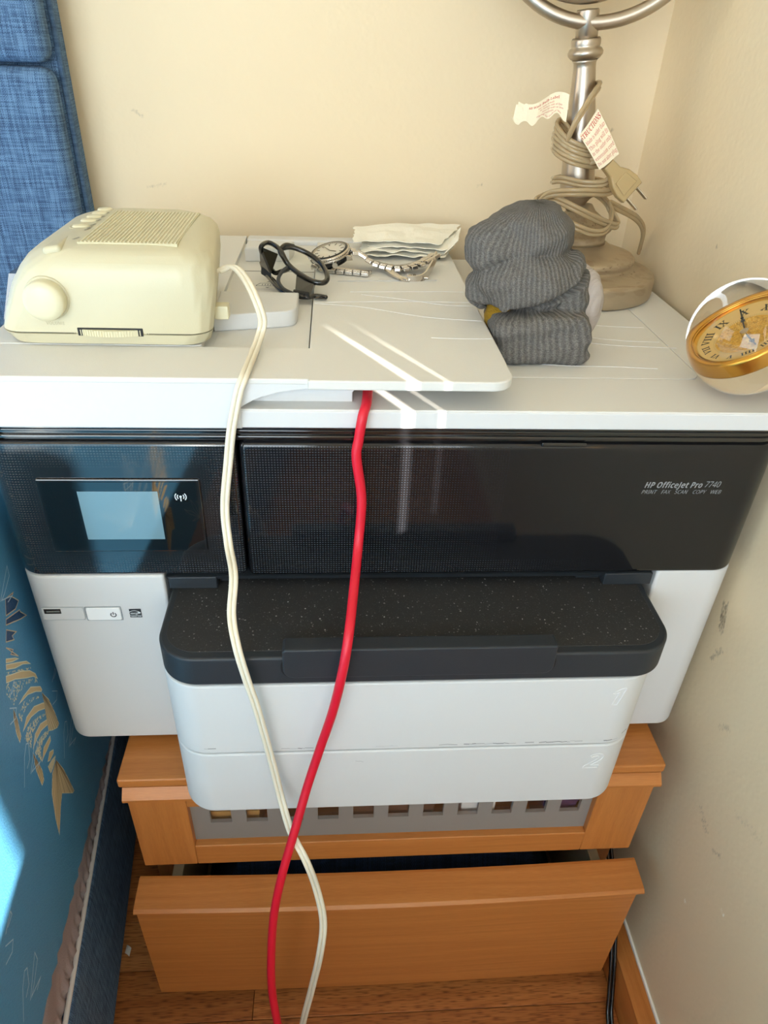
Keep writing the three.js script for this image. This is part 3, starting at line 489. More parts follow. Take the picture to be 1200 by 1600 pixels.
  const trayFace = (name, y0, y1, marks) => P(name, faceUV(planBlock(-0.1760, 0.2090, 0.0750, -0.12, 0.030, 0.030, y0, y1, 0.0018, false, 4), -0.18, 0.22, y0, y1), scuff(y0, y1, marks), t);
  const t1 = trayFace('paper_tray', 0.4548, 0.5330, [[-0.149, -0.141, 0.4612, 0.7, 0.0005], [-0.088, -0.062, 0.4590, 0.75, 0.001], [-0.02, 0.005, 0.459, 0.25, 0.001], [0.04, 0.118, 0.4590, 0.8, 0.0011], [0.118, 0.165, 0.4592, 0.8, 0.0013], [0.178, 0.188, 0.4592, 0.9, 0.0008], [0.194, 0.199, 0.4635, 0.9, 0.002]]);
  const t2 = trayFace('paper_tray', 0.3768, 0.4532, [[-0.03, -0.022, 0.440, 0.25, 0.004]]);
  P('tray_gap', planBlock(-0.1735, 0.2065, 0.0725, -0.12, 0.028, 0.028, 0.5325, 0.5365, 0), M.cavity, t1);
  const font = await new FontLoader().loadAsync('fonts/droid/droid_sans_bold.typeface.json');
  for (const [s, x, y, p] of [['1', 0.1690, 0.5035, t1], ['2', 0.1665, 0.4235, t2]]) {
    const raised = std({ color: 0xdedede, roughness: 0.4 });
    for (const sh of font.generateShapes(s, 0.0185)) P('embossed_numeral', mergeGeometries([sh.getPoints(6), ...sh.holes.map((h) => h.getPoints(6))].map((q) => tube(q.slice(0, -1).map((v) => [x + v.x + 0.22 * v.y, y + v.y, 0.0750]), 0.00045, 160, 6, true, 0.1))), raised, p);
  }
  // scanner lid
  const lid = P('scanner_lid', planBlock(-0.2930, 0.2930, 0, -0.405, 0.012, 0.012, 0.7090, 0.7222, 0.0012), M.white);
  P('lid_front_strip', planBlock(-0.2920, 0.2922, -0.0008, -0.0592, 0.012, 0.012, 0.7215, 0.7232, 0.0006), M.whiteTop, lid);
  P('lid_plate', planBlock(-0.2900, 0.2440, -0.0602, -0.400, 0.002, 0.012, 0.7215, 0.7232, 0.0004), M.whiteTop, lid); P('lid_edge', planBlock(0.2450, 0.2920, -0.0600, -0.400, 0.001, 0.001, 0.7215, 0.7232, 0.0004), M.whiteTop, lid);
  for (const pts of [[[0.08, -0.098], [0.13, -0.085], [0.18, -0.083], [0.215, -0.080]], [[0.15, -0.145], [0.19, -0.132], [0.225, -0.128], [0.25, -0.126]], [[0.14, -0.172], [0.18, -0.150], [0.21, -0.142], [0.24, -0.140]], [[0.10, -0.21], [0.16, -0.195], [0.20, -0.18], [0.24, -0.177]]]) P('relief_line', tube(pts.map(([x, z]) => [x, 0.7231, z]), 0.0005, 40, 6), M.white, lid);
  // document feeder
  const yT = 0.7462;
  const adf = P('document_feeder', faceBlock((() => { const s = new THREE.Shape(); s.moveTo(-0.2935, 0.7088); s.lineTo(-0.1085, 0.7088); s.lineTo(-0.1085, 0.7245); s.bezierCurveTo(-0.098, 0.7325, -0.080, 0.7392, -0.045, 0.7393); s.lineTo(-0.045, 0.7455); s.lineTo(-0.2935, 0.7455); return s; })(), -0.040, 0.0006, 0.0008, 20), M.white);
  P('feeder_base', box(-0.2925, -0.134, 0.7095, 0.7400, -0.39, -0.036, 0.002), M.white, adf);
  P('grip_hollow', faceBlock([[-0.1085, 0.7225], [-0.0320, 0.7225], [-0.0320, 0.7300], [-0.026, 0.7380], [-0.1085, 0.7395]], -0.05, -0.014, 0.0008), M.white, adf);
  P('front_strip', planBlock(-0.2935, -0.0560, 0.0010, -0.0555, 0.012, 0.001, 0.7420, yT, 0.0010), M.whiteTop, adf);
  P('input_bed', box(-0.1345, -0.0638, 0.7220, 0.7424, -0.370, -0.0560, 0.0004), M.whiteTop, adf);
  P('bed_slope', sideBlock([[-0.3700, 0.7220], [-0.0570, 0.7220], [-0.0570, 0.7424], [-0.3700, 0.7424]], -0.1420, -0.1344), M.whiteTop, adf);
  P('feeder_cover', planBlock(-0.2935, -0.1410, -0.0562, -0.388, 0.002, 0.004, 0.7380, 0.7466, 0.0006), M.whiteTop, adf);
  P('feeder_rim', box(-0.1400, 0.079, 0.7380, 0.7475, -0.390, -0.3705, 0.003), M.white, adf);
  P('bed_seam', box(-0.1340, -0.0640, 0.74245, 0.74262, -0.2655, -0.2645, 0), M.grove, adf);
  // tray plate with a pressed slot
  let plate = planBlock(-0.0628, 0.0788, 0.0032, -0.370, 0.001, 0.016, 0.7392, yT, 0.0012, false, 3);
  const ev = new Evaluator(); ev.attributes = ['position', 'normal', 'uv']; ev.useGroups = false;
  { const c = new RoundedBoxGeometry(0.0955, 0.004, 0.0042, 3, 0.0018); c.rotateY(0.10); c.translate(0.0057, yT - 0.0010, -0.2285); const A = new Brush(mergeVertices(plate)), B = new Brush(boxUV(c)); A.updateMatrixWorld(); B.updateMatrixWorld(); plate = ev.evaluate(A, B, SUBTRACTION).geometry; plate.clearGroups?.(); }
  const tr = P('feeder_tray', plate, M.whiteTop, t);
  for (const pts of [[[-0.061, -0.160], [-0.02, -0.165], [0.03, -0.168], [0.074, -0.168]], [[-0.02, -0.185], [0.02, -0.172], [0.05, -0.160], [0.076, -0.158]], [[-0.061, -0.158], [-0.02, -0.150], [0.03, -0.128], [0.076, -0.120]], [[-0.03, -0.192], [0.02, -0.196], [0.05, -0.198], [0.072, -0.198]], [[0.03, -0.080], [0.05, -0.079], [0.065, -0.079], [0.077, -0.080]]]) P('relief_line', tube(pts.map(([x, z]) => [x, yT - 0.0001, z]), 0.0005, 40, 6), M.white, tr);
  P('paper_guide', (() => { const s = new THREE.Shape(); s.moveTo(-0.1372, 0.0960); s.lineTo(-0.0840, 0.1085); s.bezierCurveTo(-0.0765, 0.111, -0.0745, 0.116, -0.0745, 0.124); s.lineTo(-0.0745, 0.158); s.lineTo(-0.1400, 0.158); s.closePath(); const g = new THREE.ExtrudeGeometry(s, { depth: 0.0105, bevelEnabled: true, bevelSize: 0.0012, bevelOffset: -0.0012, bevelThickness: 0.0012, bevelSegments: 3 }); g.rotateX(-Math.PI / 2); g.translate(0, 0.7436, 0); return boxUV(g); })(), M.white, adf);
  P('paper_guide', (() => { const s = new THREE.Shape(); s.moveTo(-0.1340, 0.298); s.lineTo(-0.0900, 0.302); s.lineTo(-0.0860, 0.330); s.lineTo(-0.1340, 0.330); s.closePath(); const g = new THREE.ExtrudeGeometry(s, { depth: 0.010, bevelEnabled: true, bevelSize: 0.002, bevelOffset: -0.002, bevelThickness: 0.002, bevelSegments: 3 }); g.rotateX(-Math.PI / 2); g.translate(0, 0.744, 0); return boxUV(g); })(), M.white, adf);
  { const g = new THREE.PlaneGeometry(0.030, 0.026); g.rotateX(-Math.PI / 2); g.translate(-0.1085, 0.74268, -0.2215);
    const c = canvasTex(360, 312, (q) => { q.fillStyle = '#e0dcd2'; q.fillRect(0, 0, 360, 312); q.strokeStyle = '#3a3a3a'; q.fillStyle = '#3a3a3a'; q.lineWidth = 9; q.beginPath(); q.moveTo(90, 190); q.lineTo(130, 110); q.lineTo(310, 110); q.lineTo(310, 210); q.lineTo(90, 210); q.closePath(); q.stroke(); for (let k = 0; k < 5; k++) q.fillRect(150 + k * 30, 140, 8, 50); q.beginPath(); q.moveTo(20, 160); q.lineTo(55, 140); q.lineTo(55, 180); q.fill(); for (const [y, d] of [[50, -1], [270, 1]]) { q.beginPath(); q.moveTo(215, y + d * 18); q.lineTo(190, y - d * 12); q.lineTo(240, y - d * 12); q.fill(); } });
    P('paper_symbol', g, std({ map: c, roughness: 0.5 }), adf, 'printed paper loading symbol'); }
}

// ---------------------------------------------------------------- clock radio
{ const t = thing('clock_radio', 'yellowed cream clock radio with a volume knob and ribbed speaker grille', 'radio', [-0.203, 0.7485, -0.128]);
  const P = (n, g, m, p = t, l) => part(n, g, m, p, l);
  const taper = (g) => { const p = g.attributes.position; for (let i = 0; i < p.count; i++) { const k = Math.max(0, (-p.getZ(i) - 0.06) / 0.145), w = Math.max(0, Math.min(1, (p.getX(i) + 0.2) / 0.05)); p.setX(i, p.getX(i) - 0.0150 * k * w); } g.computeVertexNormals(); return g; };
  const smooth = (g) => { g.deleteAttribute('normal'); const uv = g.attributes.uv; g.deleteAttribute('uv'); let m = mergeVertices(g, 1e-5); m = toCreasedNormals(m, 0.75); return boxUV(m); };
  P('base', smooth(taper(loft([[0.7468, -0.270, -0.139, -0.057, -0.200, 0.018], [0.7480, -0.276, -0.1345, -0.0535, -0.204, 0.019], [0.7556, -0.2805, -0.1320, -0.0512, -0.206, 0.018]]))), M.cream);
  P('shell', smooth(taper(loft([[0.7566, -0.2800, -0.1320, -0.0515, -0.206, 0.017], [0.770, -0.2760, -0.1295, -0.0515, -0.206, 0.020], [0.786, -0.2690, -0.1272, -0.0520, -0.205, 0.022], [0.797, -0.2620, -0.1268, -0.0525, -0.203, 0.024], [0.8040, -0.2560, -0.1280, -0.0540, -0.200, 0.026], [0.8085, -0.2500, -0.1310, -0.0575, -0.196, 0.028], [0.8113, -0.2440, -0.1350, -0.0625, -0.191, 0.030], [0.8130, -0.2370, -0.1400, -0.0690, -0.186, 0.030], [0.8137, -0.2300, -0.1460, -0.0760, -0.180, 0.030]], 10))), M.cream);
  P('seam_line', taper(loft([[0.7555, -0.2790, -0.1340, -0.0530, -0.205, 0.017], [0.7568, -0.2790, -0.1340, -0.0530, -0.205, 0.017]])), M.grove);
  P('display_lens', hull([[-0.2812, 0.7590, -0.070], [-0.2812, 0.7590, -0.196], [-0.2720, 0.7900, -0.075], [-0.2720, 0.7900, -0.190], [-0.268, 0.7590, -0.070], [-0.268, 0.7590, -0.196], [-0.262, 0.7900, -0.075], [-0.262, 0.7900, -0.190]]), phy({ color: 0x4a4a4c, roughness: 0.1, clearcoat: 1 }));
  const kn = P('volume_knob', lathe([[0, 0], [0.0125, 0], [0.0135, 0.002], [0.0137, 0.008], [0.0128, 0.0105], [0.009, 0.0122], [0, 0.0128]], 40).rotateX(Math.PI / 2).translate(-0.2405, 0.7805, -0.0530), M.creamLight);
  P('knob_collar', lathe([[0, 0], [0.0150, 0], [0.0150, 0.0012], [0.0143, 0.002], [0, 0.002]], 40).rotateX(Math.PI / 2).translate(-0.2405, 0.7805, -0.0530), M.cream, kn);
  const label = (text, w, h, x, y, z, flatOn, col, a = 0) => { const g = new THREE.PlaneGeometry(w, h); if (flatOn) { g.rotateX(-Math.PI / 2); g.rotateY(a); } g.translate(x, y, z); const c = canvasTex(Math.round(w * 22000), Math.round(h * 22000), (q, W, H) => { q.fillStyle = col; q.font = `bold ${H * 0.9}px sans-serif`; q.textBaseline = 'middle'; q.textAlign = 'center'; q.fillText(text, W / 2, H / 2, W * 0.97); }); P('print', g, std({ map: c, transparent: true, alphaTest: 0.2, roughness: 0.6 }), t); };
  label('VOLUME', 0.0165, 0.0034, -0.2385, 0.7632, -0.05145, false, '#b9b294');
  P('dial_slot', box(-0.2245, -0.1795, 0.7545, 0.7603, -0.056, -0.0509, 0.0005), M.blackMatt);
  P('tuning_wheel', mergeGeometries([boxUV(cyl(0.060, 0.060, 0.0044, 96)), ...Array.from({ length: 200 }, (_, k) => { const b = new THREE.BoxGeometry(0.0008, 0.0040, 0.0009); b.translate(0, 0, 0.0601); b.rotateY(k / 200 * Math.PI * 2); return boxUV(b); })]).translate(-0.202, 0.7570, -0.1078), M.creamLight);
  // speaker grille: raised ribs along the depth of the case
  const ribs = []; for (let k = 0; k < 25; k++) { const x = -0.2165 + k * 0.00262; ribs.push(box(x - 0.0006, x + 0.0006, 0.8110, 0.8146, -0.168, -0.0700, 0.0004)); }
  P('speaker_grille', mergeGeometries(ribs), M.creamLight);
  P('grille_bed', box(-0.219, -0.152, 0.8110, 0.8140, -0.170, -0.0690, 0.0003), std({ color: 0xcdc6a6, roughness: 0.6 }));
  P('snooze_bar', new RoundedBoxGeometry(0.0125, 0.006, 0.046, 4, 0.0028).rotateZ(0.16).translate(-0.2340, 0.8098, -0.0830), M.cream);
  P('button_well', lathe([[0.0045, 0.0004], [0.0075, 0.0004], [0.0080, 0.0010], [0.0075, 0.0015], [0.0050, 0.0009]], 32).translate(-0.2300, 0.8122, -0.1160), M.cream);
  for (const [z, k] of [[-0.1160, 0], [-0.1350, 1], [-0.1480, 2], [-0.1610, 3], [-0.1745, 4]]) P('button', lathe([[0, 0], [0.0052, 0], [0.0054, 0.0012], [0.0044, 0.0026], [0, 0.0030]], 28).scale(1.15, 1, 0.9).translate(-0.2300 + k * 0.0006, 0.8122, z), M.creamLight);
  for (const [s, z] of [['SNOOZE', -0.079], ['ALARM', -0.106], ['SLEEP', -0.112], ['RADIO', -0.120], ['HOUR', -0.1345], ['MIN', -0.1475], ['TIME', -0.1605], ['SET', -0.173]]) label(s, 0.0072, 0.0024, -0.2222, 0.81395, z, true, '#4a4a48', 1.2);
  P('cord_clip', box(-0.1330, -0.1225, 0.7590, 0.7690, -0.0870, -0.0760, 0.001), M.creamLight);
}
// ---------------------------------------------------------------- cords
function zipCord(pts, r, n, off, mat) { return mergeGeometries([-1, 1].map((s) => tube(pts.map((p, i) => { const o = typeof off === 'function' ? off(i / (pts.length - 1), i) : off; return [p[0] + s * o[0], p[1] + s * o[1], p[2] + s * o[2]]; }), r, n, 8))); }
{ const t = thing('white_cord', 'long white two-strand cord running from the clock radio down past the drawers', 'cord', [-0.07, 0, 0.15]);
  const pts = [[-0.1285, 0.7905, -0.0900], [-0.1200, 0.7935, -0.0915], [-0.1130, 0.7915, -0.0860], [-0.1054, 0.7850, -0.0734], [-0.0995, 0.7760, -0.0634], [-0.0965, 0.7640, -0.0630], [-0.0985, 0.7545, -0.0600], [-0.1012, 0.7495, -0.0400], [-0.1035, 0.7490, -0.0050], [-0.1055, 0.7455, 0.0050], [-0.1083, 0.7380, 0.0068], [-0.1144, 0.7135, 0.0080], [-0.1188, 0.6874, 0.0080], [-0.1243, 0.6498, 0.0100], [-0.1227, 0.6239, 0.0200], [-0.1169, 0.6140, 0.0450], [-0.1175, 0.5955, 0.0650], [-0.1135, 0.5790, 0.0800], [-0.1083, 0.5520, 0.0850], [-0.1033, 0.5235, 0.0855], [-0.0985, 0.4855, 0.0850], [-0.0939, 0.4470, 0.0850], [-0.0889, 0.4128, 0.0900], [-0.0806, 0.3989, 0.1100], [-0.0686, 0.3820, 0.1250], [-0.0603, 0.3466, 0.1300], [-0.0552, 0.3139, 0.1400], [-0.0582, 0.2799, 0.1500], [-0.0666, 0.2132, 0.1500], [-0.0768, 0.1381, 0.1500], [-0.085, 0.05, 0.152], [-0.088, 0.012, 0.165], [-0.09, 0.0025, 0.20], [-0.10, 0.0025, 0.32]];
  part('cable', zipCord(pts, 0.00175, 420, (u) => u < 0.82 ? [0.0016, 0, 0] : [0.0016 * Math.cos((u - 0.82) * 9), 0, 0.0016 * Math.sin((u - 0.82) * 9)]), M.whiteCord, t);
}
{ const t = thing('red_cable', 'bright red cable hanging out from under the document feeder to the floor', 'cord', [-0.10, 0, 0.17]);
  const pts = [[-0.0205, 0.7270, -0.0400], [-0.0212, 0.7270, -0.0200], [-0.0228, 0.7270, -0.0020], [-0.0255, 0.7220, 0.0066], [-0.0280, 0.7050, 0.0085], [-0.0294, 0.6915, 0.0100], [-0.0252, 0.6579, 0.0120], [-0.0272, 0.6232, 0.0200], [-0.0310, 0.6052, 0.0500], [-0.0351, 0.5897, 0.0810], [-0.0396, 0.5621, 0.0910], [-0.0465, 0.5216, 0.0910], [-0.0565, 0.4801, 0.0920], [-0.0669, 0.4435, 0.1000], [-0.0775, 0.4069, 0.1150], [-0.0884, 0.3685, 0.1300], [-0.0959, 0.3280, 0.1400], [-0.0996, 0.2839, 0.1500], [-0.1005, 0.2419, 0.1600], [-0.0970, 0.1957, 0.1700], [-0.0915, 0.11, 0.174], [-0.088, 0.035, 0.18], [-0.086, 0.0045, 0.21], [-0.08, 0.0045, 0.34]];
  part('cable', tube(pts, 0.0036, 300, 12), M.red, t);
}
{ const t = thing('black_cord', 'black two-strand cord lying beside the skirting under the right wall', 'cord', [0.272, 0, 0.09]);
  part('cable', zipCord([[0.276, 0.17, -0.02], [0.2775, 0.13, 0.020], [0.2790, 0.09, 0.048], [0.2765, 0.055, 0.075], [0.2735, 0.028, 0.095], [0.2705, 0.010, 0.112], [0.2685, 0.0035, 0.14], [0.262, 0.0035, 0.24]], 0.0024, 120, [0.0022, 0, 0]), M.black, t);
}
// ---------------------------------------------------------------- pedestal lamp with its wound cord
{ const t = thing('pedestal_lamp', 'brushed nickel pedestal lamp with a ring yoke, clear cord wound round its stem', 'lamp', [0.206, 0.7236, -0.299]);
  const stains = canvasTex(1024, 512, (g, w, h) => { g.fillStyle = '#b7a890'; g.fillRect(0, 0, w, h); for (let i = 0; i < 900; i++) { const x = rnd() * w, y = h * (0.2 + 0.62 * rnd()); g.fillStyle = rnd() < 0.6 ? `rgba(110,86,62,${rnd() * 0.13})` : `rgba(205,190,165,${rnd() * 0.13})`; g.beginPath(); g.ellipse(x, y, 4 + rnd() * 22, 3 + rnd() * 9, rnd(), 0, 7); g.fill(); } for (let i = 0; i < 140; i++) { g.fillStyle = `rgba(66,48,34,${0.3 + rnd() * 0.5})`; g.beginPath(); g.ellipse(rnd() * w, h * (0.28 + rnd() * 0.3), 1 + rnd() * 3.5, 1 + rnd() * 1.6, rnd() * 3, 0, 7); g.fill(); } });
  const baseMat = std({ map: stains, metalness: 0.75, roughness: 0.48 });
  const base = local('base', lathe([[0, 0], [0.0790, 0], [0.0805, 0.0015], [0.0810, 0.004], [0.0810, 0.017], [0.0800, 0.0200], [0.0770, 0.0218], [0.0700, 0.0232], [0.0600, 0.0255], [0.0570, 0.0270], [0.0562, 0.0290], [0.0580, 0.0315], [0.0578, 0.0345], [0.0555, 0.0370], [0.0490, 0.0390], [0.0390, 0.0420], [0.0330, 0.0440], [0.0285, 0.0470], [0, 0.048]], 96), baseMat, t);
  local('collar', lathe([[0, 0.045], [0.0280, 0.045], [0.0272, 0.0500], [0.0278, 0.0550], [0.0320, 0.0590], [0.0335, 0.0620], [0.0330, 0.0645], [0.0300, 0.0662], [0.0220, 0.0700], [0.0140, 0.0760], [0.0100, 0.0820], [0, 0.083]], 72).applyMatrix4(new THREE.Matrix4().makeRotationZ(0.05)), baseMat, t);
  const tilt = new THREE.Matrix4().makeRotationZ(0.125), L = (n, g, m, p = t, l) => local(n, g.applyMatrix4(tilt), m, p, l);
  L('stem', lathe([[0, 0.078], [0.0100, 0.078], [0.0095, 0.0830], [0.0130, 0.0870], [0.0175, 0.0900], [0.0180, 0.0930], [0.0172, 0.0960], [0.0165, 0.100], [0.0140, 0.140], [0.0115, 0.175], [0.0098, 0.198], [0.0100, 0.202], [0.0125, 0.2055], [0, 0.206]], 48), M.nickel);
  L('stem_ring', lathe([[0, 0.204], [0.0125, 0.2045], [0.0152, 0.2075], [0.0154, 0.2100], [0.0140, 0.2125], [0.0122, 0.2135], [0.0128, 0.2150], [0.0128, 0.2190], [0.0118, 0.2205], [0, 0.2205]], 48), M.nickel);
  L('post', lathe([[0, 0.219], [0.0098, 0.219], [0.0098, 0.2400], [0.0092, 0.2412], [0, 0.2418]], 40), M.nickel);
  const arc = []; for (let k = 0; k <= 40; k++) { const a = -Math.PI * 0.98 + k / 40 * Math.PI * 0.96; arc.push([0.094 * Math.cos(a), 0.3255 + 0.094 * Math.sin(a), 0.004 + 0.015 * Math.cos(a)]); }
  L('yoke', tube(arc, 0.0058, 120, 12).translate(0, -0.2315, 0).rotateZ(-0.13).translate(0, 0.2315, 0), M.nickel);
  const mir = L('mirror', lathe([[0, -0.008], [0.072, -0.008], [0.0775, -0.0065], [0.0795, -0.002], [0.0795, 0.003], [0.0770, 0.0070], [0.0725, 0.0075], [0.0715, 0.006], [0, 0.006]], 72).rotateX(Math.PI / 2).translate(0, 0.3240, 0.002), M.nickel);
  L('mirror_glass', cyl(0.0712, 0.0712, 0.0012, 64).rotateX(Math.PI / 2).translate(0, 0.3240, 0.0085), std({ color: 0xf4f4f4, metalness: 1, roughness: 0.02 }), mir);
  for (const s of [-1, 1]) L('pivot_knob', cyl(0.006, 0.006, 0.018).rotateZ(Math.PI / 2).translate(s * 0.086, 0.3240, 0.002), M.nickel);
}
{ const t = thing('lamp_cord', 'clear wound lamp cord with a plug and two printed paper tags', 'cord', [0.206, 0.80, -0.299]);
  const clear = phy({ color: 0xd8c198, roughness: 0.15, transmission: 0.5, thickness: 0, ior: 1.45, clearcoat: 0.6 }), core = std({ color: 0x9a8a66, metalness: 0.7, roughness: 0.4 });
  const A = [[0.2955, 0.7480, -0.3560], [0.2890, 0.7720, -0.3420], [0.2720, 0.7880, -0.3250], [0.2460, 0.8000, -0.3080], [0.2284, 0.8060, -0.2980], [0.2370, 0.7900, -0.2850], [0.2150, 0.7960, -0.2640], [0.1850, 0.8080, -0.2560], [0.1640, 0.8150, -0.2700], [0.1590, 0.8100, -0.2900], [0.1660, 0.8000, -0.2780], [0.1800, 0.7950, -0.2580], [0.2020, 0.7885, -0.2540], [0.2200, 0.7905, -0.2650], [0.2300, 0.8030, -0.2950], [0.2180, 0.8130, -0.3260], [0.1850, 0.8100, -0.3330], [0.1590, 0.8060, -0.3120], [0.1535, 0.8060, -0.2870], [0.1590, 0.8190, -0.2680], [0.1830, 0.8235, -0.2560], [0.2130, 0.8225, -0.2660], [0.2290, 0.8230, -0.2950], [0.2180, 0.8240, -0.3200], [0.1950, 0.8260, -0.3250], [0.1740, 0.8250, -0.3120], [0.1680, 0.8270, -0.2950], [0.1720, 0.8300, -0.2800], [0.1900, 0.8290, -0.2660], [0.2080, 0.8310, -0.2640], [0.2170, 0.8380, -0.2760], [0.2080, 0.8440, -0.2800], [0.1930, 0.8450, -0.2700], [0.1750, 0.8480, -0.2690], [0.1640, 0.8530, -0.2830], [0.1680, 0.8560, -0.3110], [0.1900, 0.8560, -0.3210], [0.2090, 0.8540, -0.3100], [0.2080, 0.8520, -0.2850], [0.1900, 0.8510, -0.2690], [0.1730, 0.8550, -0.2700], [0.1620, 0.8620, -0.2850], [0.1680, 0.8650, -0.3120], [0.1900, 0.8640, -0.3200], [0.2060, 0.8610, -0.3050], [0.2040, 0.8590, -0.2830], [0.1880, 0.8575, -0.2700], [0.1700, 0.8630, -0.2730], [0.1620, 0.8720, -0.2900], [0.1690, 0.8760, -0.3060], [0.1730, 0.8700, -0.2850], [0.1690, 0.8660, -0.2730], [0.1720, 0.8790, -0.2680], [0.1790, 0.8910, -0.2700], [0.1873, 0.9019, -0.2770], [0.1950, 0.9075, -0.2900], [0.1940, 0.9040, -0.3080], [0.1850, 0.8900, -0.3180], [0.1750, 0.8750, -0.3170]];
  part('cable', zipCord(A, 0.0021, 700, (u) => [0, 0.0019, 0.0004]), clear, t); part('cable_core', zipCord(A, 0.0008, 700, () => [0, 0.0019, 0.0004]), core, t);
  part('cable', zipCord([[0.1930, 0.8480, -0.2690], [0.1990, 0.8500, -0.2640], [0.2040, 0.8470, -0.2625], [0.2090, 0.8440, -0.2620]], 0.0021, 30, [0, 0.0015, 0]), clear, t);
  // plug: a tapering moulded body with two blades
  const plug = (() => { const s = new THREE.Shape(); s.moveTo(-0.0055, 0); s.lineTo(0.0055, 0); s.lineTo(0.0062, 0.010); s.lineTo(0.0105, 0.018); s.lineTo(0.0125, 0.028); s.lineTo(0.0115, 0.036); s.lineTo(-0.0115, 0.036); s.lineTo(-0.0125, 0.028); s.lineTo(-0.0105, 0.018); s.lineTo(-0.0062, 0.010); s.closePath(); const g = new THREE.ExtrudeGeometry(s, { depth: 0.006, bevelEnabled: true, bevelThickness: 0.002, bevelSize: 0.0015, bevelOffset: -0.0015, bevelSegments: 3 }); g.translate(0, 0, -0.003); return boxUV(g); })();
  const mx = new THREE.Matrix4().makeBasis(V(-0.63, -0.76, 0.15).normalize(), V(0.76, -0.64, 0.09).normalize(), V(0.03, 0.17, 0.98).normalize()).setPosition(0.2060, 0.8470, -0.2620);
  const plugMat = phy({ color: 0xc2a878, roughness: 0.35, transmission: 0.25, thickness: 0 });
  const pl = part('plug', plug.applyMatrix4(mx), plugMat, t);
  part('plug_grip', faceBlock([[-0.0065, 0.017], [0.0065, 0.017], [0.0085, 0.031], [-0.0085, 0.031]], 0.004, 0.0062, 0.0008).applyMatrix4(mx), plugMat, pl);
  for (const x of [-0.0062, 0.0062]) part('blade', box(x - 0.0008, x + 0.0008, 0.035, 0.051, -0.003, 0.003, 0.0006).applyMatrix4(mx), M.steel, pl);
  const paper = (draw, w, h) => { const c = canvasTex(w, h, (g, W, H) => { g.fillStyle = '#e9dcc2'; g.fillRect(0, 0, W, H); for (let i = 0; i < 900; i++) { g.fillStyle = `rgba(150,110,60,${rnd() * 0.08})`; g.fillRect(rnd() * W, rnd() * H, rnd() * 30, 2); } g.fillStyle = '#b5453c'; draw(g, W, H); }); return std({ map: c, roughness: 0.85, side: THREE.DoubleSide }); };
  const bil = (q, bend) => (u, v) => { const [a, b, c, d] = q, p = [0, 1, 2].map((k) => a[k] * (1 - u) * (1 - v) + b[k] * u * (1 - v) + c[k] * u * v + d[k] * (1 - u) * v); const o = bend(u, v); return [p[0] + o[0], p[1] + o[1], p[2] + o[2]]; };
  // left tag, wavy and torn at its free end
  const g1 = sheet(36, 14, bil([[0.1185, 0.8815, -0.2870], [0.1660, 0.8770, -0.2760], [0.1660, 0.8965, -0.2790], [0.1230, 0.8955, -0.2900]], (u, v) => [0, -0.0050 * Math.sin(u * 5.2 + 0.4) - (u < 0.12 ? 0.003 * Math.sin(v * 9) : 0) - (v < 0.15 ? 0.0022 * Math.sin(u * 21) : 0), 0.004 * Math.sin(u * 6)]), null, 0.0004);
  part('paper_tag', g1, paper((g, W, H) => { g.font = `bold ${H * 0.16}px serif`; g.fillText('60 Watt Bulb Label', W * 0.22, H * 0.27, W * 0.72); g.font = `${H * 0.11}px serif`; ['use type A bulb', 'to reduce risk of fire', 'max 60 watt or less', 'see instructions', 'made for indoor use'].forEach((s, i) => g.fillText(s, W * (0.42 + 0.05 * (i % 3)), H * (0.42 + i * 0.125), W * 0.5)); }, 640, 256), t, 'curled cream paper tag with red print');
  const g2 = sheet(14, 20, bil([[0.1985, 0.8425, -0.2580], [0.2145, 0.8560, -0.2580], [0.1920, 0.8900, -0.2720], [0.1775, 0.8690, -0.2690]], (u, v) => [0, 0, 0.003 * Math.sin(v * 3) + 0.0015 * Math.sin(u * 5)]), (u, v) => [1 - v, u], 0.0004);
  part('paper_tag', g2, paper((g, W, H) => { g.save(); g.translate(0, H); g.rotate(-Math.PI / 2); g.font = `bold ${W * 0.15}px serif`; g.fillText('INSTRUCTIONS', -H * 0.22, W * 0.16, H * 1.2); g.font = `${W * 0.12}px serif`; ['blade is wider than', 'This plug will fit', 'in the outlet only', 'extension cord', 'Do not alter plug'].forEach((s, i) => g.fillText(s, H * 0.04, W * (0.32 + i * 0.15), H * 0.94)); g.restore(); }, 384, 256), t, 'straight cream paper tag with red print');
}
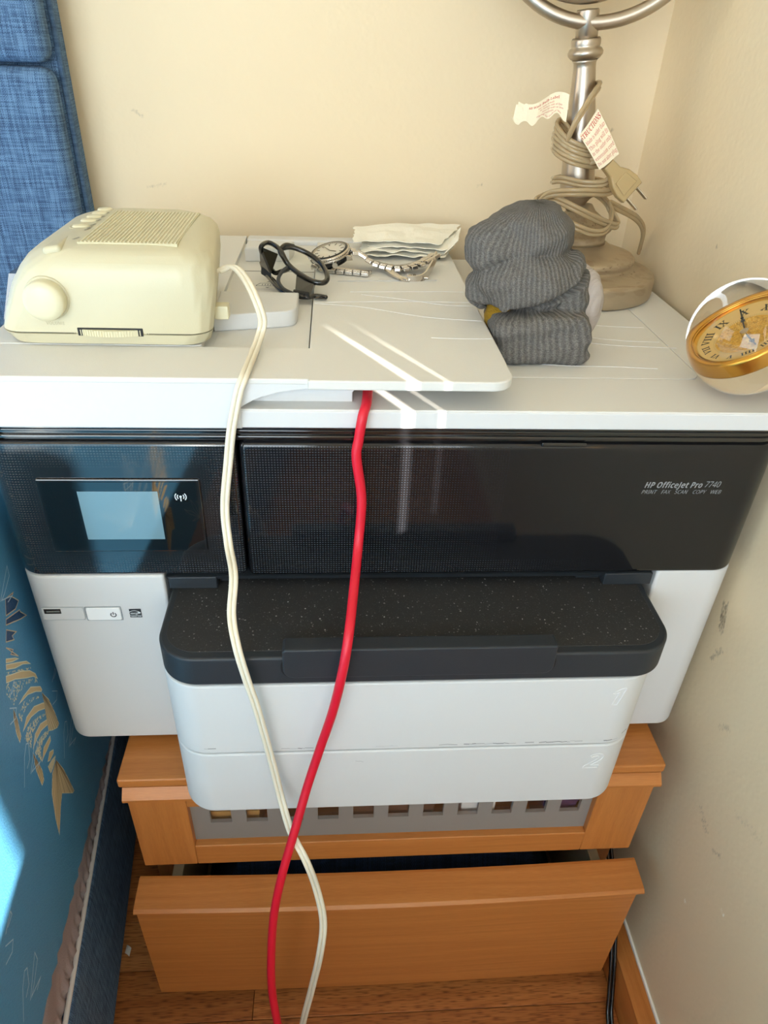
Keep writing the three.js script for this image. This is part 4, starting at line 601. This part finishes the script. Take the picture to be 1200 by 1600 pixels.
// ---------------------------------------------------------------- spectacles, watch, napkin
{ const t = thing('glasses', 'black framed spectacles lying folded on the document feeder beside the watch', 'glasses', [-0.085, 0.7425, -0.205]);
  const l1 = [[-0.0927, 0.7750, -0.2176], [-0.0833, 0.7760, -0.2230], [-0.0690, 0.7715, -0.2219], [-0.0573, 0.7660, -0.2118], [-0.0509, 0.7600, -0.1937], [-0.0530, 0.7565, -0.1846], [-0.0626, 0.7570, -0.1839], [-0.0752, 0.7600, -0.1959], [-0.0846, 0.7640, -0.2070], [-0.0897, 0.7700, -0.2113]];
  const l2 = [[-0.1096, 0.7770, -0.2169], [-0.1035, 0.7785, -0.2271], [-0.0935, 0.7755, -0.2175], [-0.0885, 0.7690, -0.2100], [-0.0850, 0.7620, -0.2082], [-0.0921, 0.7570, -0.2135], [-0.0994, 0.7550, -0.2181], [-0.1085, 0.7640, -0.2290]];
  const rim = part('frame', mergeGeometries([tube(l1, 0.0024, 160, 10, true), tube(l2, 0.0022, 120, 10, true), tube([[-0.0927, 0.7755, -0.2176], [-0.0880, 0.7780, -0.2215], [-0.0815, 0.7765, -0.2240]], 0.0022, 20, 8)]), M.black, t);
  const lens = phy({ color: 0xf4f6f4, transmission: 1, thickness: 0, roughness: 0.02, ior: 1.55 });
  for (const l of [l1, l2]) { const c = new THREE.CatmullRomCurve3(VS(l), true).getPoints(60), m = c.reduce((a, b) => a.add(b), V(0, 0, 0)).multiplyScalar(1 / c.length); const pos = []; for (let i = 0; i < 60; i++) pos.push(...m.toArray(), ...c[i].toArray(), ...c[i + 1].toArray()); const g = new THREE.BufferGeometry(); g.setAttribute('position', new THREE.Float32BufferAttribute(pos, 3)); g.computeVertexNormals(); part('lens', boxUV(g), lens, t); }
  const th = (pts, d) => hull([...pts, ...pts.map((p) => [p[0] + d[0], p[1] + d[1], p[2] + d[2]])]);
  part('end_piece', th([[-0.1100, 0.7765, -0.2200], [-0.0945, 0.7725, -0.2125], [-0.0985, 0.7660, -0.2150], [-0.1010, 0.7560, -0.2130], [-0.1105, 0.7590, -0.2290]], [-0.002, -0.001, -0.002]), M.black, t);
  part('end_piece', th([[-0.0777, 0.7605, -0.1990], [-0.0615, 0.7572, -0.1830], [-0.0650, 0.7500, -0.1695], [-0.0785, 0.7500, -0.1725]], [0.001, -0.002, -0.0025]), M.black, t);
  const hinge = part('hinge', th([[-0.0800, 0.7520, -0.1735], [-0.0665, 0.7520, -0.1655], [-0.0655, 0.7480, -0.1630], [-0.0800, 0.7480, -0.1700]], [0.0005, 0, -0.004]), M.blackMatt, t);
  for (const x of [-0.0755, -0.0705]) part('hinge_screw', box(x - 0.001, x + 0.001, 0.7495, 0.7515, -0.1690, -0.1655, 0.0004), M.cavity, hinge);
  part('hinge', th([[-0.1110, 0.7560, -0.2300], [-0.1015, 0.7560, -0.2160], [-0.1020, 0.7490, -0.2130], [-0.1115, 0.7500, -0.2280]], [-0.001, 0, -0.003]), M.blackMatt, t);
  part('temple', tube([[-0.1140, 0.7530, -0.2550], [-0.1105, 0.7515, -0.2400], [-0.1040, 0.7500, -0.2230], [-0.0910, 0.7495, -0.1895], [-0.0800, 0.7495, -0.1700]], 0.0019, 60, 10), M.black, t);
  part('temple', tube([[-0.1060, 0.7500, -0.2230], [-0.0890, 0.7480, -0.1810], [-0.0700, 0.7485, -0.1670], [-0.0600, 0.7490, -0.1700], [-0.0520, 0.7490, -0.1665]], 0.0020, 60, 10).scale(1, 1, 1), M.black, t);
  part('temple_tip', hull([[-0.0650, 0.7482, -0.1700], [-0.0580, 0.7480, -0.1735], [-0.0512, 0.7478, -0.1690], [-0.0515, 0.7480, -0.1640], [-0.0600, 0.7482, -0.1655], [-0.0580, 0.7510, -0.1700], [-0.0540, 0.7505, -0.1675]]), M.black, t);
  part('nose_piece', tube([[-0.0858, 0.7630, -0.2065], [-0.0912, 0.7600, -0.2000], [-0.0935, 0.7560, -0.1895], [-0.0890, 0.7520, -0.1790], [-0.0787, 0.7505, -0.1680]], 0.0017, 40, 10), std({ color: 0x3a3a3b, roughness: 0.3 }), t);
}
{ const t = thing('wristwatch', 'steel wristwatch with a link bracelet lying on the document feeder', 'watch', [-0.02, 0.7463, -0.258]);
  const mx = new THREE.Matrix4().makeRotationFromEuler(new THREE.Euler(0.16, 0, 0.26)).setPosition(-0.0480, 0.7595, -0.2640);
  const P = (n, g, m, p = t, l) => part(n, g.applyMatrix4(mx), m, p, l);
  const cs = P('case', lathe([[0, -0.0065], [0.0150, -0.0065], [0.0170, -0.0050], [0.0190, -0.0020], [0.0195, 0.0015], [0.0190, 0.0028], [0, 0.0028]], 64), M.steel);
  P('case_band', lathe([[0.0178, -0.0050], [0.0197, -0.0028], [0.0199, 0.0000], [0.0192, 0.0004], [0.0185, -0.004]], 64), M.steelDark, cs);
  const teeth = [lathe([[0.0155, 0.0027], [0.0194, 0.0027], [0.0196, 0.0040], [0.0186, 0.0050], [0.0160, 0.0056], [0.0155, 0.0050]], 64)]; for (let k = 0; k < 60; k++) { const b = new THREE.BoxGeometry(0.0012, 0.0014, 0.0009); b.translate(0.0194, 0.0035, 0); b.rotateY(k / 60 * 2 * Math.PI); teeth.push(b); }
  P('bezel', mergeGeometries(teeth), M.steel, cs); P('bezel_insert', lathe([[0.0160, 0.00565], [0.0183, 0.00525], [0.0184, 0.0049], [0.0160, 0.0050]], 64), M.steelDark, cs);
  P('dial', cyl(0.0157, 0.0157, 0.0006, 48).translate(0, 0.0040, 0), std({ color: 0xcfc8ba, roughness: 0.4 }), cs);
  for (let k = 0; k < 12; k++) P('hour_mark', box(-0.0005, 0.0005, 0.0043, 0.0047, 0.0112, 0.0145, 0.0002).rotateY(k * Math.PI / 6), M.steelDark, cs);
  P('hand', box(-0.0005, 0.0005, 0.0047, 0.0050, 0, 0.0085, 0.0002).rotateY(0.9), M.steelDark, cs); P('hand', box(-0.0004, 0.0004, 0.0050, 0.0053, 0, 0.0125, 0.0002).rotateY(3.6), M.steelDark, cs);
  P('crystal', lathe([[0, 0.0064], [0.0120, 0.0061], [0.0156, 0.0055]], 48), M.glassPane, cs);
  P('crown', cyl(0.0026, 0.0026, 0.0040, 16).rotateX(Math.PI / 2).translate(0.004, -0.0012, 0.0210), M.steel, cs);
  for (const s of [-1, 1]) for (const q of [-1, 1]) P('lug', hull([[s * 0.0150, 0.0015, q * 0.0125], [s * 0.0150, -0.004, q * 0.0125], [s * 0.0205, -0.002, q * 0.0105], [s * 0.0205, -0.0055, q * 0.0105], [s * 0.0150, 0.0015, q * 0.0085], [s * 0.0205, -0.002, q * 0.0085], [s * 0.0150, -0.004, q * 0.0085]]), M.steel, cs);
  const linkAt = (p, q, w, h, m) => { const d = q.clone().sub(p), L = d.length() * 0.9; d.normalize(); const z = V(0.08, 0.10, 1); z.addScaledVector(d, -z.dot(d)).normalize(); const y = z.clone().cross(d); const B = new THREE.Matrix4().makeBasis(d, y, z).setPosition(p.clone().add(q).multiplyScalar(0.5)); return mergeGeometries([[-w * 0.355, w * 0.27, 0], [0, w * 0.40, 0.0006], [w * 0.355, w * 0.27, 0]].map(([c, ww, up]) => new RoundedBoxGeometry(L, h, ww, 2, 0.0007).translate(up ? -L * 0.12 : 0, up, c))).applyMatrix4(B); };
  const chain = (pts, n, w) => { const c = new THREE.CatmullRomCurve3(VS(pts)).getSpacedPoints(n); for (let k = 0; k < n; k++) part('link', linkAt(c[k], c[k + 1], w * (1 - 0.12 * k / n), 0.0036), M.steel, t); };
  chain([[-0.0290, 0.7620, -0.2690], [-0.0220, 0.7615, -0.2700], [-0.0150, 0.7575, -0.2690], [-0.0084, 0.7535, -0.2650], [0.0047, 0.7510, -0.2600], [0.0188, 0.7505, -0.2560], [0.0351, 0.7530, -0.2590], [0.0471, 0.7565, -0.2680], [0.0561, 0.7605, -0.2720]], 14, 0.0225);
  chain([[-0.0665, 0.7540, -0.2680], [-0.0640, 0.7505, -0.2620], [-0.0520, 0.7482, -0.2560], [-0.0400, 0.7480, -0.2520], [-0.0270, 0.7480, -0.2490], [-0.0100, 0.7480, -0.2440]], 8, 0.018);
  const ribbon = (pts, w, h) => { const c = new THREE.CatmullRomCurve3(VS(pts)), s = new THREE.Shape([[-h, -w], [h, -w], [h, w], [-h, w]].map((p) => new THREE.Vector2(...p))); return boxUV(new THREE.ExtrudeGeometry(s, { steps: 40, bevelEnabled: false, extrudePath: c })); };
  part('clasp', ribbon([[0.0064, 0.7510, -0.2500], [0.0130, 0.7488, -0.2400], [0.0200, 0.7475, -0.2310], [0.0270, 0.7472, -0.2280]], 0.0035, 0.0008), M.steel, t);
  part('clasp', ribbon([[0.0240, 0.7475, -0.2290], [0.0330, 0.7480, -0.2290], [0.0400, 0.7488, -0.2340], [0.0460, 0.7510, -0.2460], [0.0520, 0.7560, -0.2600], [0.0562, 0.7605, -0.2720]], 0.0035, 0.0008), M.steel, t);
  part('clasp_pin', tube([[0.0185, 0.7475, -0.2330], [0.0235, 0.7478, -0.2260]], 0.0013, 8, 8), M.steel, t); part('clasp_pin', tube([[0.0385, 0.7480, -0.2350], [0.0440, 0.7482, -0.2330]], 0.0012, 8, 8), M.steel, t);
  part('clasp_plate', box(0.0245, 0.0335, 0.7485, 0.7497, -0.2420, -0.2330, 0.0005), M.steel, t); part('clasp_end', box(0.0500, 0.0590, 0.7575, 0.7605, -0.2740, -0.2640, 0.0008), M.steelDark, t);
}
{ const t = thing('napkin', 'crumpled white folded paper napkin at the back of the document feeder', 'napkin', [0.035, 0.7463, -0.335]);
  const N = new ImprovedNoise(), paper = std({ color: 0xf3efe2, roughness: 0.9, bumpMap: terryBump, bumpScale: 0.0002 });
  for (let k = 0; k < 4; k++) {
    const lo = 0.7478 + k * 0.0032, sx = -0.004 * k * (k % 2 ? 1 : -0.4);
    const f = (u, v) => { const A = [-0.0134 + sx, -0.300 - 0.004 * k], B = [0.070 + sx * 0.5, -0.302 - 0.003 * k], C = [0.097, -0.386], D = [-0.010 + sx, -0.366];
      const x = A[0] * (1 - u) * (1 - v) + B[0] * u * (1 - v) + C[0] * u * v + D[0] * (1 - u) * v, z = A[1] * (1 - u) * (1 - v) + B[1] * u * (1 - v) + C[1] * u * v + D[1] * (1 - u) * v;
      const w = N.noise(u * 4 + k * 7, v * 3, k * 3.3), e = N.noise(u * 9, k * 5, 2) * 0.006 * (1 - v);
      return [x + N.noise(v * 6, k * 2, 5) * 0.004, lo + (0.5 + 0.5 * w) * 0.0060 + 0.0055 * v * (k / 4) + 0.003 * Math.max(0, Math.sin(u * 3.1)) * (k / 4), z + e]; };
    part('fold', sheet(40, 24, f, (u, v) => [u * 0.1, v * 0.09], 0.0006), paper, t);
  }
  part('flap', sheet(20, 16, (u, v) => [0.066 + 0.016 * u + 0.012 * v, 0.7500 + 0.0165 * u + 0.002 * Math.sin(v * 6), -0.306 - 0.062 * v], (u, v) => [u * 0.03, v * 0.07], 0.0006), paper, t);
}
// ---------------------------------------------------------------- sock ball
const smin = (a, b, k) => { const h = Math.max(0, Math.min(1, 0.5 + 0.5 * (b - a) / k)); return b + (a - b) * h - k * h * (1 - h); };
function sdfMesh(f, c, half, res, uvf) {
  const mc = new MarchingCubes(res, new THREE.MeshStandardMaterial(), false, false, 400000); mc.isolation = 0; const hs = res / 2;
  for (let k = 0; k < res; k++) for (let j = 0; j < res; j++) for (let i = 0; i < res; i++) mc.field[i + j * res + k * res * res] = -f(c[0] + (i - hs) / hs * half, c[1] + (j - hs) / hs * half, c[2] + (k - hs) / hs * half);
  mc.update(); const n = mc.count, p = new Float32Array(n * 3), q = new Float32Array(n * 3), uv = new Float32Array(n * 2);
  for (let i = 0; i < n; i++) { for (let k = 0; k < 3; k++) { p[i * 3 + k] = c[k] + mc.positionArray[i * 3 + k] * half; q[i * 3 + k] = mc.normalArray[i * 3 + k]; } const w = uvf(p[i * 3], p[i * 3 + 1], p[i * 3 + 2]); uv[i * 2] = w[0]; uv[i * 2 + 1] = w[1]; }
  const g = new THREE.BufferGeometry(); g.setAttribute('position', new THREE.BufferAttribute(p, 3)); g.setAttribute('normal', new THREE.BufferAttribute(q, 3)); g.setAttribute('uv', new THREE.BufferAttribute(uv, 2)); return g;
}
const ell = (x, y, z, c, r) => { const a = (x - c[0]) / r[0], b = (y - c[1]) / r[1], d = (z - c[2]) / r[2], k0 = Math.hypot(a, b, d), k1 = Math.hypot(a / r[0], b / r[1], d / r[2]); return k1 < 1e-9 ? -Math.min(...r) : k0 * (k0 - 1) / k1; };
const rbx = (x, y, z, c, h, r, s = 0) => { const X = x - c[0] - s * (y - c[1]), Y = y - c[1], Z = z - c[2]; const a = Math.abs(X) - h[0] + r, b = Math.abs(Y) - h[1] + r, d = Math.abs(Z) - h[2] + r; return Math.hypot(Math.max(a, 0), Math.max(b, 0), Math.max(d, 0)) + Math.min(Math.max(a, b, d), 0) - r; };
{ const t = thing('sock_ball', 'ribbed dark grey sock rolled up around a white sock in front of the lamp', 'sock', [0.115, 0.7234, -0.13]);
  const N = new ImprovedNoise(), cx = 0.113, cz = -0.135;
  const grey = (x, y, z) => {
    const n = 0.0022 * N.noise(x * 60, y * 60, z * 60) + 0.0010 * N.noise(x * 140, y * 140, z * 140);
    const cuff = rbx(x, y, z, [0.1205, 0.7425, -0.1130], [0.0385, 0.0200, 0.0330], 0.010, -0.10);
    const mid = ell(x, y, z, [0.1110, 0.7800, -0.1270], [0.0450, 0.0270, 0.0380]);
    const top = smin(ell(x, y, z, [0.1130, 0.8110, -0.1400], [0.0330, 0.0250, 0.0370]), ell(x, y, z, [0.0790, 0.8010, -0.1320], [0.0210, 0.0210, 0.0260]), 0.016);
    let d = smin(cuff, mid, 0.0035); d = smin(d, top, 0.0012);
    d = smin(d, ell(x, y, z, [0.1430, 0.7700, -0.1230], [0.0170, 0.0330, 0.0270]), 0.003);
    d = smin(d, ell(x, y, z, [0.0770, 0.7690, -0.1330], [0.0150, 0.0160, 0.0180]), 0.002);
    const cr = Math.abs((y - 0.7640) - 0.30 * (x - 0.11) + 5 * (x - 0.105) * (x - 0.105) * -1), near = Math.exp(-cr * cr / 0.0000055); d += 0.0055 * near * (z > -0.135 ? 1 : 0);
    const fold = Math.sin((y - 0.30 * x) * 330 + 3 * N.noise(x * 30, y * 30, 1)); d += 0.0008 * fold;
    return d + n * 0.9;
  };
  const uvg = (x, y, z) => [Math.atan2(x - cx, z - cz) * 0.040 + (y - 0.77) * 0.10, y];
  part('grey_sock', sdfMesh(grey, [0.115, 0.776, -0.135], 0.070, 110, uvg), std({ map: ribTex, roughness: 0.95, bumpMap: ribBump, bumpScale: 0.0007 }), t, 'heather grey ribbed sock');
  const white = (x, y, z) => ell(x, y, z, [0.1540, 0.7570, -0.1400], [0.0260, 0.0330, 0.0320]) + 0.0012 * N.noise(x * 70, y * 70, z * 70) + 0.0006 * Math.sin((x + z) * 500);
  part('white_sock', sdfMesh(white, [0.154, 0.757, -0.140], 0.042, 60, (x, y, z) => [x + z, y]), std({ color: 0xb9b0ac, roughness: 0.95, bumpMap: ribBump, bumpScale: 0.0006 }), t, 'pale grey white sock bulging out on the right');
  const must = (x, y, z) => ell(x, y, z, [0.0930, 0.7480, -0.1240], [0.0140, 0.0200, 0.0170]) + 0.0012 * N.noise(x * 160, y * 160, z * 160);
  part('heel_patch', sdfMesh(must, [0.093, 0.748, -0.124], 0.024, 44, (x, y, z) => [x, y]), std({ color: 0x8a6a0c, roughness: 0.95, bumpMap: terryBump, bumpScale: 0.0006 }), t, 'mustard yellow terry patch');
}
// ---------------------------------------------------------------- crystal ball clock
{ const C = V(0.2565, 0.7649, -0.0400), R = 0.0416;
  const t = thing('crystal_ball_clock', 'glass ball desk clock with a gold roman dial against the right wall', 'clock', [C.x, 0.7234, C.z]);
  const up = V(-0.604, 0.793, -0.074).normalize(), zx = V(-0.35, 0.05, 0.93); const xx = zx.clone().addScaledVector(up, -zx.dot(up)).normalize(), side = up.clone().cross(xx).normalize();
  const mx = new THREE.Matrix4().makeBasis(side, up, xx).setPosition(C), P = (n, g, m, p = t, l) => part(n, g.applyMatrix4(mx), m, p, l);
  P('glass_ball', new THREE.SphereGeometry(R, 96, 64), phy({ color: 0xffffff, transmission: 1, thickness: 0.08, roughness: 0, ior: 1.46 }));
  const dial = canvasTex(1024, 1024, (g, w) => {
    g.fillStyle = '#d8a63c'; g.fillRect(0, 0, w, w); const c = w / 2;
    g.fillStyle = '#e3c078'; g.beginPath(); g.arc(c, c, w * 0.49, 0, 7); g.fill(); g.fillStyle = '#d9a22e'; g.beginPath(); g.arc(c, c, w * 0.31, 0, 7); g.fill();
    for (let k = 0; k < 900; k++) { const a = rnd() * 7, r = Math.sqrt(rnd()) * w * 0.30, x = c + r * Math.cos(a), y = c + r * Math.sin(a); g.strokeStyle = rnd() < 0.5 ? 'rgba(120,80,10,0.55)' : 'rgba(255,232,150,0.6)'; g.lineWidth = 3; g.beginPath(); g.arc(x, y, 6 + rnd() * 14, rnd() * 6, rnd() * 6 + 2); g.stroke(); }
    for (let k = 0; k < 120; k++) { const a = k / 120 * 2 * Math.PI; g.strokeStyle = '#8c661c'; g.lineWidth = 2; g.beginPath(); g.moveTo(c + Math.cos(a) * w * 0.31, c + Math.sin(a) * w * 0.31); g.lineTo(c + Math.cos(a) * w * 0.335, c + Math.sin(a) * w * 0.335); g.stroke(); }
    g.fillStyle = '#23211c'; g.font = `bold ${w * 0.105}px serif`; g.textAlign = 'center'; g.textBaseline = 'middle';
    ['XII', 'I', 'II', 'III', 'IIII', 'V', 'VI', 'VII', 'VIII', 'IX', 'X', 'XI'].forEach((s, k) => { g.save(); g.translate(c, c); g.rotate(k * Math.PI / 6); g.fillText(s, 0, -w * 0.405); g.restore(); });
  });
  const face = new THREE.CircleGeometry(0.0235, 64); face.rotateX(-Math.PI / 2); face.rotateY(-1.2); face.translate(0, 0.0012, 0);
  const bz = P('clock_case', lathe([[0, -0.0090], [0.0272, -0.0095], [0.0280, -0.0085], [0.0284, -0.0010], [0.0280, 0.0010], [0.0266, 0.0016], [0.0250, 0.0012], [0.0236, 0.0004], [0, 0.0004]], 96), M.gold);
  P('dial', face, std({ map: dial, metalness: 0.45, roughness: 0.35 }), bz, 'engraved gold dial with roman numerals');
  for (let k = 0; k < 3; k++) P('bezel_ring', new THREE.TorusGeometry(0.0250 + k * 0.0009, 0.0003, 6, 96).rotateX(Math.PI / 2).translate(0, 0.0015 - k * 0.0001, 0), M.gold, bz);
  const hand = (L, a, w) => P('hand', mergeGeometries([box(-w, w, 0.0022, 0.0026, 0, L, 0.0001), box(-w * 3, w * 3, 0.0022, 0.0026, L * 0.55, L * 0.62, 0.0001), box(-w * 2.2, w * 2.2, 0.0022, 0.0026, L * 0.66, L * 0.72, 0.0001)]).rotateY(a), M.steelDark, bz);
  hand(0.0160, 0.15, 0.00045); hand(0.0205, 3.05, 0.0003);
  P('hub', cyl(0.0022, 0.0022, 0.003, 20).translate(0, 0.0028, 0), M.steel, bz);
}
{ const t = thing('paper_scrap', 'tiny white scrap of paper on the dark floor beside the bed', 'scrap', [-0.297, 0, 0.012]);
  part('scrap', sheet(6, 4, (u, v) => [-0.300 + u * 0.006, 0.0008 + 0.002 * Math.sin(u * 3) + 0.001 * v, 0.006 + v * 0.010 + u * 0.004], null, 0.0003), std({ color: 0xd8d6d0, roughness: 0.9 }), t); }

renderer.render(scene, camera);
